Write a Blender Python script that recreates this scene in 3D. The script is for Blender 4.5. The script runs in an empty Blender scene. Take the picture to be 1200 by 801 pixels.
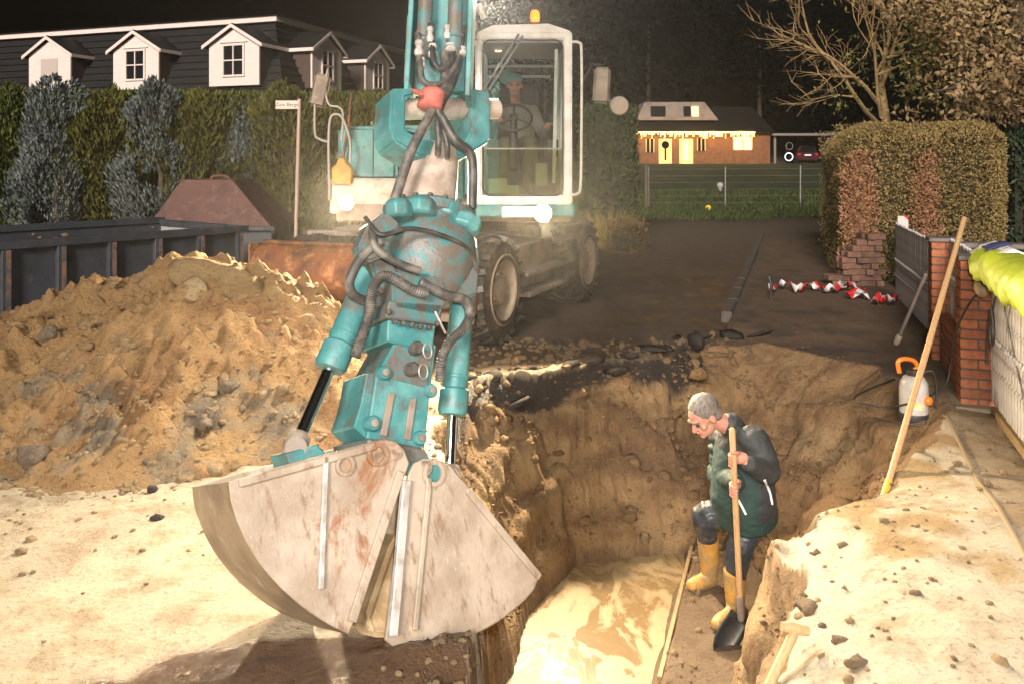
import bpy, bmesh, math, random
import numpy as np
from mathutils import Matrix, Vector
random.seed(7); rng = np.random.default_rng(7)
R = math.radians
sc = bpy.context.scene
col = sc.collection
# ------------------------------------------------------------------ camera
CAMH = 1.85; F = 1000.0; CX = 600.0; HY = 190.0      # photo pixels: focal length, centre, horizon row
cam = bpy.data.cameras.new('camera'); cam_o = bpy.data.objects.new('camera', cam); col.objects.link(cam_o)
cam.sensor_width = 36; cam.lens = 36 * F / 1200; cam.shift_y = -(400.5 - HY) / 1200
cam.clip_start = 0.05; cam.clip_end = 800
cam_o.location = (0, 0, CAMH); cam_o.rotation_euler = (R(90), 0, 0)
sc.camera = cam_o
# ------------------------------------------------------------------ night sky
w = bpy.data.worlds.new('World'); sc.world = w; w.use_nodes = True
nt = w.node_tree; bg = nt.nodes['Background']
sky = nt.nodes.new('ShaderNodeTexSky'); sky.sky_type = 'NISHITA'; sky.sun_disc = False
sky.sun_elevation = R(-4.0); sky.sun_rotation = R(150)
nt.links.new(sky.outputs[0], bg.inputs[0]); bg.inputs[1].default_value = 0.12
# added frontal fill from behind the camera, brightens midground and background
sun = bpy.data.lights.new('frontal_fill', 'SUN'); sun.energy = 2.3; sun.angle = R(15); sun.color = (1, .90, .80)
so = bpy.data.objects.new('frontal_fill', sun); col.objects.link(so); so.rotation_euler = (R(67), 0, R(-14))
# the photographer's flash, held just above the lens
fl = bpy.data.lights.new('camera_flash', 'SPOT'); fl.energy = 360; fl.shadow_soft_size = 0.05
fl.spot_size = R(120); fl.spot_blend = 0.7; fl.color = (1, .95, .88)
fo = bpy.data.objects.new('camera_flash', fl); col.objects.link(fo)
fo.location = (.10, -.05, 2.05); fo.rotation_euler = (R(80), 0, R(-3))
# exposure
sc.view_settings.view_transform = 'Standard'; sc.view_settings.look = 'None'
sc.view_settings.exposure = 1.15; sc.view_settings.gamma = 1.0; sc.view_settings.use_curve_mapping = False
sc.render.engine = 'CYCLES'
sc.cycles.use_denoising = True
try: sc.cycles.denoiser = 'OPENIMAGEDENOISE'
except Exception: pass
sc.cycles.max_bounces = 6; sc.cycles.diffuse_bounces = 2; sc.cycles.glossy_bounces = 3
sc.cycles.transparent_max_bounces = 12; sc.cycles.volume_bounces = 0
sc.cycles.sample_clamp_indirect = 4.0; sc.cycles.caustics_reflective = False; sc.cycles.caustics_refractive = False

# ------------------------------------------------------------------ helpers
def P(px, py, Y):
    'point seen at a photo pixel, at distance Y'
    return Vector(((px - CX) / F * Y, Y, CAMH + (HY - py) / F * Y))
def G(px, py, z=0.0):
    'point of the level z seen at a photo pixel'
    Y = (CAMH - z) * F / (py - HY)
    return Vector(((px - CX) / F * Y, Y, z))

def _h(ix, iy, iz, s):
    n = (ix * 374761393 + iy * 668265263 + iz * 2147483647 + s * 974634541) & 0xffffffff
    n = ((n ^ (n >> 13)) * 1274126177) & 0xffffffff
    n = ((n ^ (n >> 16)) * 2246822519) & 0xffffffff
    return ((n ^ (n >> 15)) & 0xffffff) / float(0xffffff)
def vnoise(x, y, z, s=0):
    x = np.asarray(x, float); y = np.asarray(y, float) + 0 * x; z = np.asarray(z, float) + 0 * x
    ix = np.floor(x).astype(np.int64); iy = np.floor(y).astype(np.int64); iz = np.floor(z).astype(np.int64)
    fx = x - ix; fy = y - iy; fz = z - iz
    fx = fx * fx * fx * (fx * (fx * 6 - 15) + 10); fy = fy * fy * (3 - 2 * fy); fz = fz * fz * (3 - 2 * fz)
    r = 0
    for dx in (0, 1):
        for dy in (0, 1):
            for dz in (0, 1):
                wgt = (fx if dx else 1 - fx) * (fy if dy else 1 - fy) * (fz if dz else 1 - fz)
                r = r + wgt * _h(ix + dx, iy + dy, iz + dz, s)
    return r * 2 - 1
def fbm(x, y, z=0.0, o=4, s=0, g=.5, l=2.03):
    a = 1.0; r = 0; t = 0
    x = np.asarray(x, float); y = np.asarray(y, float); z = np.asarray(z, float)
    for i in range(o):
        r = r + a * vnoise(x, y, z, s + i * 17); t += a; a *= g; x = x * l + 3.1; y = y * l + 1.7; z = z * l + 5.3
    return r / t
def sstep(a, b, x):
    t = np.clip((np.asarray(x, float) - a) / (b - a), 0, 1); return t * t * (3 - 2 * t)

WM = {}
def wm(o): return WM.get(o.name, Matrix.Identity(4))
def par(o, p):
    if p is not None:
        o.parent = p; o.matrix_parent_inverse = wm(p).inverted()
def props(o, label=None, cat=None, group=None, kind=None):
    if label: o['label'] = label
    if cat: o['category'] = cat
    if group: o['group'] = group
    if kind: o['kind'] = kind
    return o
def thing(name, label, cat, loc=(0, 0, 0), group=None, parent=None):
    o = bpy.data.objects.new(name, None); col.objects.link(o); o.empty_display_size = .1
    o.location = loc; WM[o.name] = Matrix.Translation(Vector(loc))
    if parent is not None:
        o.parent = parent; o.matrix_parent_inverse = wm(parent).inverted()
    return props(o, label, cat, group)
def copy_tree(o, parent=None):
    c = o.copy(); col.objects.link(c); mi = o.matrix_parent_inverse.copy(); c.parent = parent; c.matrix_parent_inverse = mi
    WM[c.name] = wm(o).copy()
    for ch in list(o.children): copy_tree(ch, c)
    return c
def place(o, loc, rotz=0.0, scale=1.0, rot=None):
    o.location = loc; o.rotation_euler = rot if rot else (0, 0, rotz); o.scale = (scale,) * 3 if not hasattr(scale, '__len__') else scale

class MB:
    def __init__(s): s.v = []; s.f = []; s.m = []; s.mi = 0
    def add(s, vs, fs):
        b = len(s.v); s.v.extend([tuple(p) for p in vs])
        for f in fs: s.f.append(tuple(i + b for i in f)); s.m.append(s.mi)
        return s
    def box(s, c, size, rot=None):
        x, y, z = size[0] / 2, size[1] / 2, size[2] / 2
        vs = [Vector((a * x, b * y, d * z)) for d in (-1, 1) for b in (-1, 1) for a in (-1, 1)]
        if rot is not None:
            m = rot if isinstance(rot, Matrix) else Matrix.Rotation(rot, 3, 'Z')
            vs = [m @ p for p in vs]
        c = Vector(c)
        return s.add([p + c for p in vs], [(0, 2, 3, 1), (4, 5, 7, 6), (0, 1, 5, 4), (2, 6, 7, 3), (0, 4, 6, 2), (1, 3, 7, 5)])
    def bar(s, a, b, wd, ht, up=(0, 0, 1)):
        'box from a to b with section wd (sideways) x ht (along up)'
        a = Vector(a); b = Vector(b); d = (b - a); L = d.length; d.normalize()
        up = Vector(up)
        if abs(d.dot(up)) > .98: up = Vector((0, 1, 0))
        sd = d.cross(up).normalized(); u = sd.cross(d)
        m = Matrix((d, sd, u)).transposed()
        return s.box((a + b) / 2, (L, wd, ht), m)
    def prism(s, poly, vec):
        n = len(poly); vec = Vector(vec); p = [Vector(q) for q in poly]
        return s.add(p + [q + vec for q in p], [tuple(range(n))[::-1], tuple(range(n, 2 * n))] + [(i, (i + 1) % n, (i + 1) % n + n, i + n) for i in range(n)])
    def tube(s, pts, r, n=10, caps=True, sx=1.0):
        pts = [Vector(p) for p in pts]; k = len(pts)
        rr = list(r) if hasattr(r, '__len__') else [r] * k
        T = []
        for i in range(k):
            d = pts[min(i + 1, k - 1)] - pts[max(i - 1, 0)]; T.append(d.normalized())
        ref = Vector((0, 0, 1)) if abs(T[0].z) < .9 else Vector((0, 1, 0))
        N = T[0].cross(ref).normalized(); vs = []
        for i in range(k):
            N = (N - T[i] * N.dot(T[i])).normalized(); B = T[i].cross(N)
            for j in range(n):
                a = 2 * math.pi * j / n
                vs.append(pts[i] + (N * math.cos(a) * sx + B * math.sin(a)) * rr[i])
        fs = [(i * n + j, i * n + (j + 1) % n, (i + 1) * n + (j + 1) % n, (i + 1) * n + j) for i in range(k - 1) for j in range(n)]
        if caps: fs += [tuple(range(n))[::-1], tuple(range((k - 1) * n, k * n))]
        return s.add(vs, fs)
    def lathe(s, prof, o, axis=(0, 0, 1), n=24, caps=True):
        'prof: (radius, height along axis)'
        A = Vector(axis).normalized(); ref = Vector((0, 0, 1)) if abs(A.z) < .9 else Vector((1, 0, 0))
        N = A.cross(ref).normalized(); B = A.cross(N); o = Vector(o); vs = []
        for r, h in prof:
            for j in range(n):
                a = 2 * math.pi * j / n; vs.append(o + A * h + (N * math.cos(a) + B * math.sin(a)) * r)
        k = len(prof)
        fs = [(i * n + j, i * n + (j + 1) % n, (i + 1) * n + (j + 1) % n, (i + 1) * n + j) for i in range(k - 1) for j in range(n)]
        if caps: fs += [tuple(range(n))[::-1], tuple(range((k - 1) * n, k * n))]
        return s.add(vs, fs)
    def build(s, name, mat, parent=None, smooth=None, bevel=0, seg=1, world=True):
        me = bpy.data.meshes.new(name); me.from_pydata(s.v, [], s.f)
        mats = mat if isinstance(mat, (list, tuple)) else [mat]
        for m in mats: me.materials.append(m)
        if len(mats) > 1: me.polygons.foreach_set('material_index', s.m)
        bm = bmesh.new(); bm.from_mesh(me)
        bmesh.ops.recalc_face_normals(bm, faces=bm.faces)
        if bevel:
            es = [e for e in bm.edges if len(e.link_faces) == 2 and e.calc_face_angle(0) > .5]
            bmesh.ops.bevel(bm, geom=es, offset=bevel, segments=seg, affect='EDGES', clamp_overlap=True)
        bm.to_mesh(me); bm.free()
        if smooth:
            me.polygons.foreach_set('use_smooth', [True] * len(me.polygons))
            me.set_sharp_from_angle(angle=R(smooth))
        o = bpy.data.objects.new(name, me); col.objects.link(o)
        if world: par(o, parent)
        elif parent is not None: o.parent = parent
        return o
def link_mesh(name, me, mat, parent=None):
    if mat and not me.materials: me.materials.append(mat)
    o = bpy.data.objects.new(name, me); col.objects.link(o); par(o, parent); return o

# ------------------------------------------------------------------ materials
def _mix(nt, a, b, fac, mode='MIX'):
    n = nt.nodes.new('ShaderNodeMix'); n.data_type = 'RGBA'; n.blend_type = mode
    for sock, val in ((n.inputs[0], fac), (n.inputs[6], a), (n.inputs[7], b)):
        if hasattr(val, 'is_output'): nt.links.new(val, sock)
        else: sock.default_value = val if not hasattr(val, '__len__') else (*val[:3], 1)
    return n.outputs[2]
def _noise(nt, vec, scale, detail=5, rough=.6, dist=0.0):
    n = nt.nodes.new('ShaderNodeTexNoise'); n.inputs['Scale'].default_value = scale
    n.inputs['Detail'].default_value = detail; n.inputs['Roughness'].default_value = rough; n.inputs['Distortion'].default_value = dist
    nt.links.new(vec, n.inputs['Vector']); return n.outputs['Fac']
def _ramp(nt, fac, a, b):
    n = nt.nodes.new('ShaderNodeMapRange'); n.clamp = True; n.interpolation_type = 'SMOOTHSTEP'
    n.inputs[1].default_value = a; n.inputs[2].default_value = b
    nt.links.new(fac, n.inputs[0]); return n.outputs[0]
def mat(name, c, c2=None, scale=6, lo=.4, hi=.65, rough=.6, metal=0.0, bump=0.0, bscale=40, dirt=None, dscale=3, dlo=.5, dhi=.7,
        rnd=0.0, rough2=None, emit=None, es=0.0, trans=0.0, alpha=None, coat=0.0, stretch=None, sub=0.0):
    m = bpy.data.materials.new(name); m.use_nodes = True; nt = m.node_tree; b = nt.nodes['Principled BSDF']
    tc = nt.nodes.new('ShaderNodeTexCoord'); vec = tc.outputs['Object']
    if stretch:
        mp = nt.nodes.new('ShaderNodeMapping'); mp.inputs['Scale'].default_value = stretch
        nt.links.new(vec, mp.inputs['Vector']); vec = mp.outputs[0]
    cc = (*c[:3], 1); out = None
    if c2 is not None:
        n1 = _noise(nt, vec, scale); f = _ramp(nt, n1, lo, hi); out = _mix(nt, c, c2, f)
        if rough2 is not None:
            mr = nt.nodes.new('ShaderNodeMapRange'); mr.inputs[3].default_value = rough; mr.inputs[4].default_value = rough2
            nt.links.new(f, mr.inputs[0]); nt.links.new(mr.outputs[0], b.inputs['Roughness'])
    if dirt is not None:
        n2 = _noise(nt, vec, dscale, 8, .65, .3); f2 = _ramp(nt, n2, dlo, dhi); out = _mix(nt, out if out is not None else c, dirt, f2)
    if rnd:
        oi = nt.nodes.new('ShaderNodeObjectInfo'); hs = nt.nodes.new('ShaderNodeHueSaturation')
        mr = nt.nodes.new('ShaderNodeMapRange'); mr.inputs[3].default_value = 1 - rnd; mr.inputs[4].default_value = 1 + rnd
        nt.links.new(oi.outputs['Random'], mr.inputs[0]); nt.links.new(mr.outputs[0], hs.inputs['Value'])
        if out is None: hs.inputs['Color'].default_value = cc
        else: nt.links.new(out, hs.inputs['Color'])
        out = hs.outputs[0]
    if out is None: b.inputs['Base Color'].default_value = cc
    else: nt.links.new(out, b.inputs['Base Color'])
    if rough2 is None: b.inputs['Roughness'].default_value = rough
    b.inputs['Metallic'].default_value = metal
    if coat: b.inputs['Coat Weight'].default_value = coat
    if trans: b.inputs['Transmission Weight'].default_value = trans
    if sub: b.inputs['Subsurface Weight'].default_value = sub; b.inputs['Subsurface Radius'].default_value = (.02, .01, .005)
    if emit: b.inputs['Emission Color'].default_value = (*emit, 1); b.inputs['Emission Strength'].default_value = es
    if bump:
        nb = _noise(nt, vec, bscale, 6, .6); bp = nt.nodes.new('ShaderNodeBump'); bp.inputs['Strength'].default_value = bump
        bp.inputs['Distance'].default_value = .01
        nt.links.new(nb, bp.inputs['Height']); nt.links.new(bp.outputs[0], b.inputs['Normal'])
    return m
def glass(name, tint=(1, 1, 1), refl=.08):
    m = bpy.data.materials.new(name); m.use_nodes = True; nt = m.node_tree; nt.nodes.clear()
    o = nt.nodes.new('ShaderNodeOutputMaterial'); mx = nt.nodes.new('ShaderNodeMixShader')
    t = nt.nodes.new('ShaderNodeBsdfTransparent'); t.inputs[0].default_value = (*tint, 1)
    g = nt.nodes.new('ShaderNodeBsdfGlossy'); g.inputs['Roughness'].default_value = .03
    lw = nt.nodes.new('ShaderNodeFresnel'); lw.inputs[0].default_value = 1.45
    nt.links.new(lw.outputs[0], mx.inputs[0])
    nt.links.new(t.outputs[0], mx.inputs[1]); nt.links.new(g.outputs[0], mx.inputs[2]); nt.links.new(mx.outputs[0], o.inputs[0])
    return m
def soil_mat(name, grain=1.0):
    'earth: colour from the painted soil types, alpha = wetness'
    m = bpy.data.materials.new(name); m.use_nodes = True; nt = m.node_tree; b = nt.nodes['Principled BSDF']
    at = nt.nodes.new('ShaderNodeAttribute'); at.attribute_name = 'soil'
    tc = nt.nodes.new('ShaderNodeTexCoord'); vec = tc.outputs['Object']
    n1 = _noise(nt, vec, 5, 6, .62); n2 = _noise(nt, vec, 38, 8, .7); n3 = _noise(nt, vec, 160, 4, .7)
    c = _mix(nt, at.outputs['Color'], (.68, .61, .54), _ramp(nt, n1, .40, .72), 'MULTIPLY')
    c = _mix(nt, c, (.55, .48, .41), _ramp(nt, n2, .52, .70), 'MULTIPLY')
    sc1 = nt.nodes.new('ShaderNodeMath'); sc1.operation = 'MULTIPLY'; sc1.inputs[1].default_value = .55
    nt.links.new(_ramp(nt, n3, .5, .75), sc1.inputs[0])
    c = _mix(nt, c, (1.35, 1.3, 1.2), sc1.outputs[0], 'MULTIPLY')
    nt.links.new(c, b.inputs['Base Color'])
    mr = nt.nodes.new('ShaderNodeMapRange'); mr.inputs[3].default_value = .92; mr.inputs[4].default_value = .16
    nt.links.new(at.outputs['Alpha'], mr.inputs[0]); nt.links.new(mr.outputs[0], b.inputs['Roughness'])
    add = nt.nodes.new('ShaderNodeMath'); add.operation = 'MULTIPLY_ADD'; add.inputs[1].default_value = .35
    nt.links.new(n3, add.inputs[0]); nt.links.new(n2, add.inputs[2])
    bp = nt.nodes.new('ShaderNodeBump'); bp.inputs['Strength'].default_value = .9; bp.inputs['Distance'].default_value = .045 * grain
    nt.links.new(add.outputs[0], bp.inputs['Height']); nt.links.new(bp.outputs[0], b.inputs['Normal'])
    return m
def grid_mesh(name, X, Y, Z, colr=None):
    ny, nx = X.shape; me = bpy.data.meshes.new(name)
    co = np.stack([X, Y, Z], -1).reshape(-1, 3).astype(np.float32)
    i = np.arange(ny * nx).reshape(ny, nx)
    q = np.stack([i[:-1, :-1], i[:-1, 1:], i[1:, 1:], i[1:, :-1]], -1).reshape(-1, 4).astype(np.int32)
    return np_mesh(name, co, q, colr.reshape(-1, 4) if colr is not None else None, me)
def np_mesh(name, co, q, colr=None, me=None, smooth=True, attr='soil'):
    me = me or bpy.data.meshes.new(name); k = q.shape[1]
    me.vertices.add(len(co)); me.vertices.foreach_set('co', co.astype(np.float32).ravel())
    me.loops.add(q.size); me.loops.foreach_set('vertex_index', q.astype(np.int32).ravel())
    me.polygons.add(len(q)); me.polygons.foreach_set('loop_start', np.arange(0, q.size, k, dtype=np.int32))
    me.polygons.foreach_set('loop_total', np.full(len(q), k, np.int32))
    if smooth: me.polygons.foreach_set('use_smooth', np.ones(len(q), bool))
    if colr is not None:
        a = me.color_attributes.new(attr, 'FLOAT_COLOR', 'POINT'); a.data.foreach_set('color', colr.astype(np.float32).ravel())
    me.update(calc_edges=True); me.validate(); return me

# ------------------------------------------------------------------ terrain
def pdist(X, Y, poly):
    'signed distance to a polygon, negative inside'
    poly = np.array(poly, float); d = np.full(X.shape, 1e9); ins = np.zeros(X.shape, bool); n = len(poly)
    for i in range(n):
        a = poly[i]; b = poly[(i + 1) % n]; e = b - a
        t = np.clip(((X - a[0]) * e[0] + (Y - a[1]) * e[1]) / (e @ e), 0, 1)
        d = np.minimum(d, np.hypot(X - a[0] - t * e[0], Y - a[1] - t * e[1]))
        c = ((a[1] <= Y) & (b[1] > Y)) | ((b[1] <= Y) & (a[1] > Y))
        xi = a[0] + (Y - a[1]) / (e[1] if abs(e[1]) > 1e-9 else 1e-9) * e[0]
        ins ^= c & (X < xi)
    return np.where(ins, -d, d)
IN = [(-.02, 1.5), (-.08, 4.0), (-.12, 5.0), (.14, 6.1), (.56, 6.95), (1.42, 7.06), (1.86, 6.7), (1.80, 6.0), (1.30, 5.08), (1.08, 4.4), (.70, 3.5), (.42, 1.5)]
OUT = [(-.10, 1.5), (-.10, 3.2), (-.20, 4.0), (-.32, 5.0), (-.52, 6.2), (-.42, 6.95), (.20, 7.35), (.80, 7.72), (1.30, 8.05), (1.8, 8.75), (2.6, 8.7), (3.25, 7.7),
       (3.22, 6.6), (2.86, 5.75), (2.25, 5.12), (1.72, 4.86), (1.53, 4.55), (1.26, 3.9), (1.02, 3.25), (.80, 1.5)]
DEPTH = 1.36
def kerb_x(Y): return 2.55 + .33 * (Y - 10.0)
def terrain(X, Y):
    wob = fbm(X * 2.2, Y * 2.2, 0, 4, 3) * .20; wob2 = fbm(X * 2.2 + 9, Y * 2.2, 0, 4, 5) * .20
    di = np.maximum(pdist(X + wob * .4, Y + wob2 * .4, IN), 0); do = np.maximum(-pdist(X + wob, Y + wob2, OUT), 0)
    t = di / (di + do + 1e-6)                       # 0 floor, 1 ground level
    prof = np.clip(t + .10 * fbm(X * 3, Y * 3, 7, 4, 11) * np.sin(np.pi * np.clip(t, 0, 1)), 0, 1)
    # terraces / spade cuts in the walls
    st = prof + .045 * np.sin(prof * 21 + 5 * fbm(X * 1.5, Y * 1.5, 1, 3, 21)) * np.sin(np.pi * prof)
    st = np.clip(st, 0, 1)
    z = -DEPTH * (1 - st ** .92)
    inside = (t < .999)
    # floor : ledge the worker stands on, silt bed under the water
    fl_ = fbm(X * 2.5, Y * 2.5, 2, 5, 31) * .05
    wx = 1.47 + .33 * (Y - 7.0)                      # right border of the water
    z = np.where(t < .02, z + fl_ + .10 * sstep(0, .06, X - wx) - .10 * sstep(.0, .12, wx - X), z)
    # rough surface
    near = sstep(14, 8, Y)
    rough = fbm(X * 1.3, Y * 1.3, 4, 5, 41) * .035 + fbm(X * 9, Y * 9, 4, 4, 51) * .012
    dirty = .25 + .75 * sstep(7.5, 6.5, Y - .2 * X) 
    lump = np.where(inside, fbm(X * 6, Y * 6, z * 6, 5, 61) * .075 * np.sin(np.pi * np.clip(t, .0, 1)) ** .5, 0)
    lump += np.where(inside, np.abs(fbm(X * 14, Y * 14, z * 14, 4, 63)) * .03 * np.sin(np.pi * np.clip(t, .0, 1)) ** .5, 0)
    z = z + rough * near * dirty + lump
    # rough crumbled top of the right-hand bank
    bank = sstep(.55, .0, -pdist(X, Y, OUT) * -1) * sstep(.6, 1.0, X) * sstep(4.9, 4.5, Y)
    do2 = np.maximum(pdist(X, Y, OUT), 0); bk = np.exp(-do2 / .35) * (X > .7) * (Y < 4.9) * (t >= .999)
    z = z + bk * (fbm(X * 6, Y * 6, 0, 4, 71) * .05 - .01)
    rr_ = sstep(.5, .8, X) * sstep(5.5, 4.9, Y)
    z = z - .17 * rr_ * np.where(t >= .999, np.exp(-(do2 / .17)), t ** 2)
    z = z + np.where((X > .9) & (t >= .999), .05 * sstep(0, .8, do2) * sstep(5.3, 4.0, Y), 0)
    # raised lip + asphalt edge at the far rim
    z = z + (Y > 6.3) * (X < 2.2) * np.exp(-((do2 - .10) / .12) ** 2) * (.03 + .05 * fbm(X * 5, Y * 5, 0, 4, 81)) * (t >= .999)
    # heaped crumbs under the clamshell
    z = z + .11 * np.exp(-(((X + .22) / .30) ** 2 + ((Y - 3.12) / .22) ** 2)) * (.8 + .9 * fbm(X * 8, Y * 8, 0, 4, 91))
    # pavement beyond the kerb stands 10 cm higher, lawn rises to the far house
    z = z + .10 * sstep(0, .05, X - kerb_x(Y)) * sstep(8.6, 9.4, Y) * sstep(40, 25, Y)
    z = z + 1.72 * sstep(27, 64, Y) + .03 * fbm(X * .5, Y * .5, 0, 3, 93) * sstep(20, 30, Y)
    return z, t
def axis(segs):
    out = []
    for a, b, d in segs: out += list(np.arange(a, b, d))
    return np.array(out)
def grow(a, b, d0, k=1.12):
    out = []; p = a; d = d0; s_ = 1 if b > a else -1
    while (b - p) * s_ > 0: p += s_ * d; d *= k; out.append(p)
    return out
xs = np.array(sorted(grow(-3.0, -120, .03)) + list(np.arange(-3.0, .5, .021)) + list(np.arange(.5, 1.65, .010)) + list(np.arange(1.65, 4.0, .021)) + grow(3.98, 120, .03))
ys = np.array(sorted(grow(2.5, -30, .03)) + list(np.arange(2.5, 9.4, .021)) + grow(9.38, 220, .03, 1.06))
GX, GY = np.meshgrid(xs, ys)
GZ, GT = terrain(GX, GY)
_w = np.sin(np.pi * np.clip(GT, 0, 1)) * (GT < .999)          # crumbling walls: push the cut earth in and out
X0, Y0 = GX, GY
GX = X0 + _w * (.013 * (X0 < .75) * (np.abs(np.sin(24 * Y0 + 4 * fbm(X0 * 2, Y0 * 2, GZ, 3, 149))) - .5) + .09 * fbm(X0 * 2.5, Y0 * 4.5, GZ * 4.5, 3, 141) + .02 * fbm(X0 * 9, Y0 * 14, GZ * 14, 3, 143)); GY = Y0 + _w * (.012 * (Y0 > 6.6) * (np.abs(np.sin(22 * X0 + 4 * fbm(X0 * 2, Y0 * 2, GZ, 3, 151))) - .5) + .08 * fbm(X0 * 4.5, Y0 * 2.5, GZ * 4.5, 3, 145) + .02 * fbm(X0 * 14, Y0 * 9, GZ * 14, 3, 147))
def blend(c, c2, f): return c * (1 - f[..., None]) + np.array(c2) * f[..., None]
n_a = fbm(GX * .9, GY * .9, 0, 5, 101); n_b = fbm(GX * 3.2, GY * 3.2, GZ * 3, 5, 111); n_c = fbm(GX * 1.2, GY * 1.2, GZ * 5, 4, 121)
C = np.zeros(GX.shape + (3,)) + np.array((.53, .43, .29))                  # sand trodden over the road
C = blend(C, (.43, .30, .15), sstep(.0, .5, n_a))
ASPH = (.100, .064, .038)
far = sstep(6.9, 8.0, GY + .5 * n_b - .10 * (GX + 1) + .35 * (GX > 1.9) + .25 * n_a)
C = blend(C, ASPH, far)
C = blend(C, (.13, .085, .045), far * (GX < kerb_x(GY)) * sstep(.12, .5, n_a + .4 * n_b) * sstep(30, 10, GY))
side = sstep(-.05, .15, GX - kerb_x(GY) + .5 * sstep(9.5, 7, GY)) * sstep(6.8, 7.8, GY + .3 * n_b)
C = blend(C, (.150, .094, .055), side)
C = blend(C, (.085, .058, .040), side * sstep(.0, .4, n_b))
# bright sandy bank on the right and pavement strip by the fence
rb = (GX > .7) * (GT >= .999) * sstep(7.5, 6.0, GY)
C = blend(C, (.57, .49, .36), rb * 1.0); C = blend(C, (.42, .29, .14), rb * sstep(.05, .45, n_b))
fence_x = 3.386 + .33 * (GY - 6.45)
strip = sstep(-.20, -.12, GX - fence_x + .05 * n_b) * sstep(9.5, 8, GY) * (GT >= .9)
C = blend(C, (.30, .22, .13), strip * .8)
# cut earth
ins = GT < .999; iw = ins * 1.0
wall = np.array((.38, .245, .115)) * (1 + .25 * n_b[..., None])
C = np.where(ins[..., None], wall, C)
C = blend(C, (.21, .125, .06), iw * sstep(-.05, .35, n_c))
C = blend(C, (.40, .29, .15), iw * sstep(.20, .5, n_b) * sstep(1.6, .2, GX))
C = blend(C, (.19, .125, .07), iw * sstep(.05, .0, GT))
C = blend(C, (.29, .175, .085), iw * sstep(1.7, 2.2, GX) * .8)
strata = sstep(.05, .45, fbm(GX * .8, GY * .8, GZ * 9, 3, 153)); C = blend(C, (.17, .105, .055), iw * strata * .65 * (GT > .06)); C = blend(C, (.44, .31, .16), iw * sstep(.1, .4, fbm(GX * .7, GY * .7, GZ * 7 + 5, 3, 155)) * .5 * (GT > .06))
lip = iw * sstep(.80, .86, GT + .17 * n_b) * (GX < 1.9) * (GY > 6.2)
C = blend(C, (.040, .030, .026), lip)
lawn = sstep(25.5, 27, GY + n_a); C = blend(C, (.022, .040, .008), lawn); C = blend(C, (.10, .09, .03), lawn * sstep(.1, .4, n_b) * .5)
drv = sstep(18.5, 20.5, GY + n_a * 1.2) * (1 - lawn); C = blend(C, (.10, .075, .045), drv)
left_ground = sstep(-4.5, -6, GX + .33 * (GY - 12)) * sstep(12.5, 13.5, GY); C = blend(C, (.05, .05, .02), left_ground)
wet = np.zeros(GX.shape)
wet += .75 * far * (GX < kerb_x(GY)) * sstep(-.1, .4, n_b) * sstep(18, 12, GY)
wet_shade = sstep(.0, .25, 1.0 - np.hypot((GX + .72) / .80, (GY - 3.04) / .34) + .5 * fbm(GX * 2.6, GY * 4.4, 0, 4, 131))
wet = np.maximum(wet, .95 * wet_shade * (GX < 0) * (GY < 4.2)); wet = np.maximum(wet, .6 * lip); wet = np.maximum(wet, .45 * iw * sstep(.1, 0, GT))
C = blend(C, (.13, .068, .036), wet_shade * (GX < 0) * (GY < 4.2) * .95)  # wet brown soil, with the bucket's shadow painted into the colour
C = np.clip(C, .004, .8)
M_soil = soil_mat('earth')
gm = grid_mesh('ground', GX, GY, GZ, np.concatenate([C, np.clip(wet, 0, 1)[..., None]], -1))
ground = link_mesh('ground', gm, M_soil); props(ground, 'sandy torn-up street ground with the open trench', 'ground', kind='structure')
def gz(x, y):
    return float(terrain(np.array([[float(x)]]), np.array([[float(y)]]))[0][0, 0])

# muddy water in the trench
mw = bpy.data.materials.new('muddy_water'); mw.use_nodes = True; nt = mw.node_tree; b = nt.nodes['Principled BSDF']
tc = nt.nodes.new('ShaderNodeTexCoord'); mp = nt.nodes.new('ShaderNodeMapping'); mp.inputs['Scale'].default_value = (1.3, .8, 1)
nt.links.new(tc.outputs['Object'], mp.inputs[0])
n1 = _noise(nt, mp.outputs[0], 2.6, 7, .6, .9); foam = _ramp(nt, n1, .43, .53)
n2 = _noise(nt, mp.outputs[0], 16, 4, .6, .8)
c = _mix(nt, (.21, .140, .068), (.32, .235, .122), foam); c = _mix(nt, c, (.25, .175, .088), _ramp(nt, n2, .50, .70))
nt.links.new(c, b.inputs['Base Color'])
mr = nt.nodes.new('ShaderNodeMapRange'); mr.inputs[3].default_value = .22; mr.inputs[4].default_value = .6
nt.links.new(foam, mr.inputs[0]); nt.links.new(mr.outputs[0], b.inputs['Roughness'])
bp = nt.nodes.new('ShaderNodeBump'); bp.inputs['Strength'].default_value = .25; bp.inputs['Distance'].default_value = .02
nt.links.new(n1, bp.inputs['Height']); nt.links.new(bp.outputs[0], b.inputs['Normal'])
wmb = MB(); wmb.prism([(-.7, 2.0, -1.46), (.55, 2.0, -1.46), (1.49, 7.05, -1.46), (1.45, 7.2, -1.46), (-.1, 7.2, -1.46)], (0, 0, .06))
props(wmb.build('trench_water', mw), 'muddy yellow water standing in the trench', 'water', kind='structure')

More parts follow.
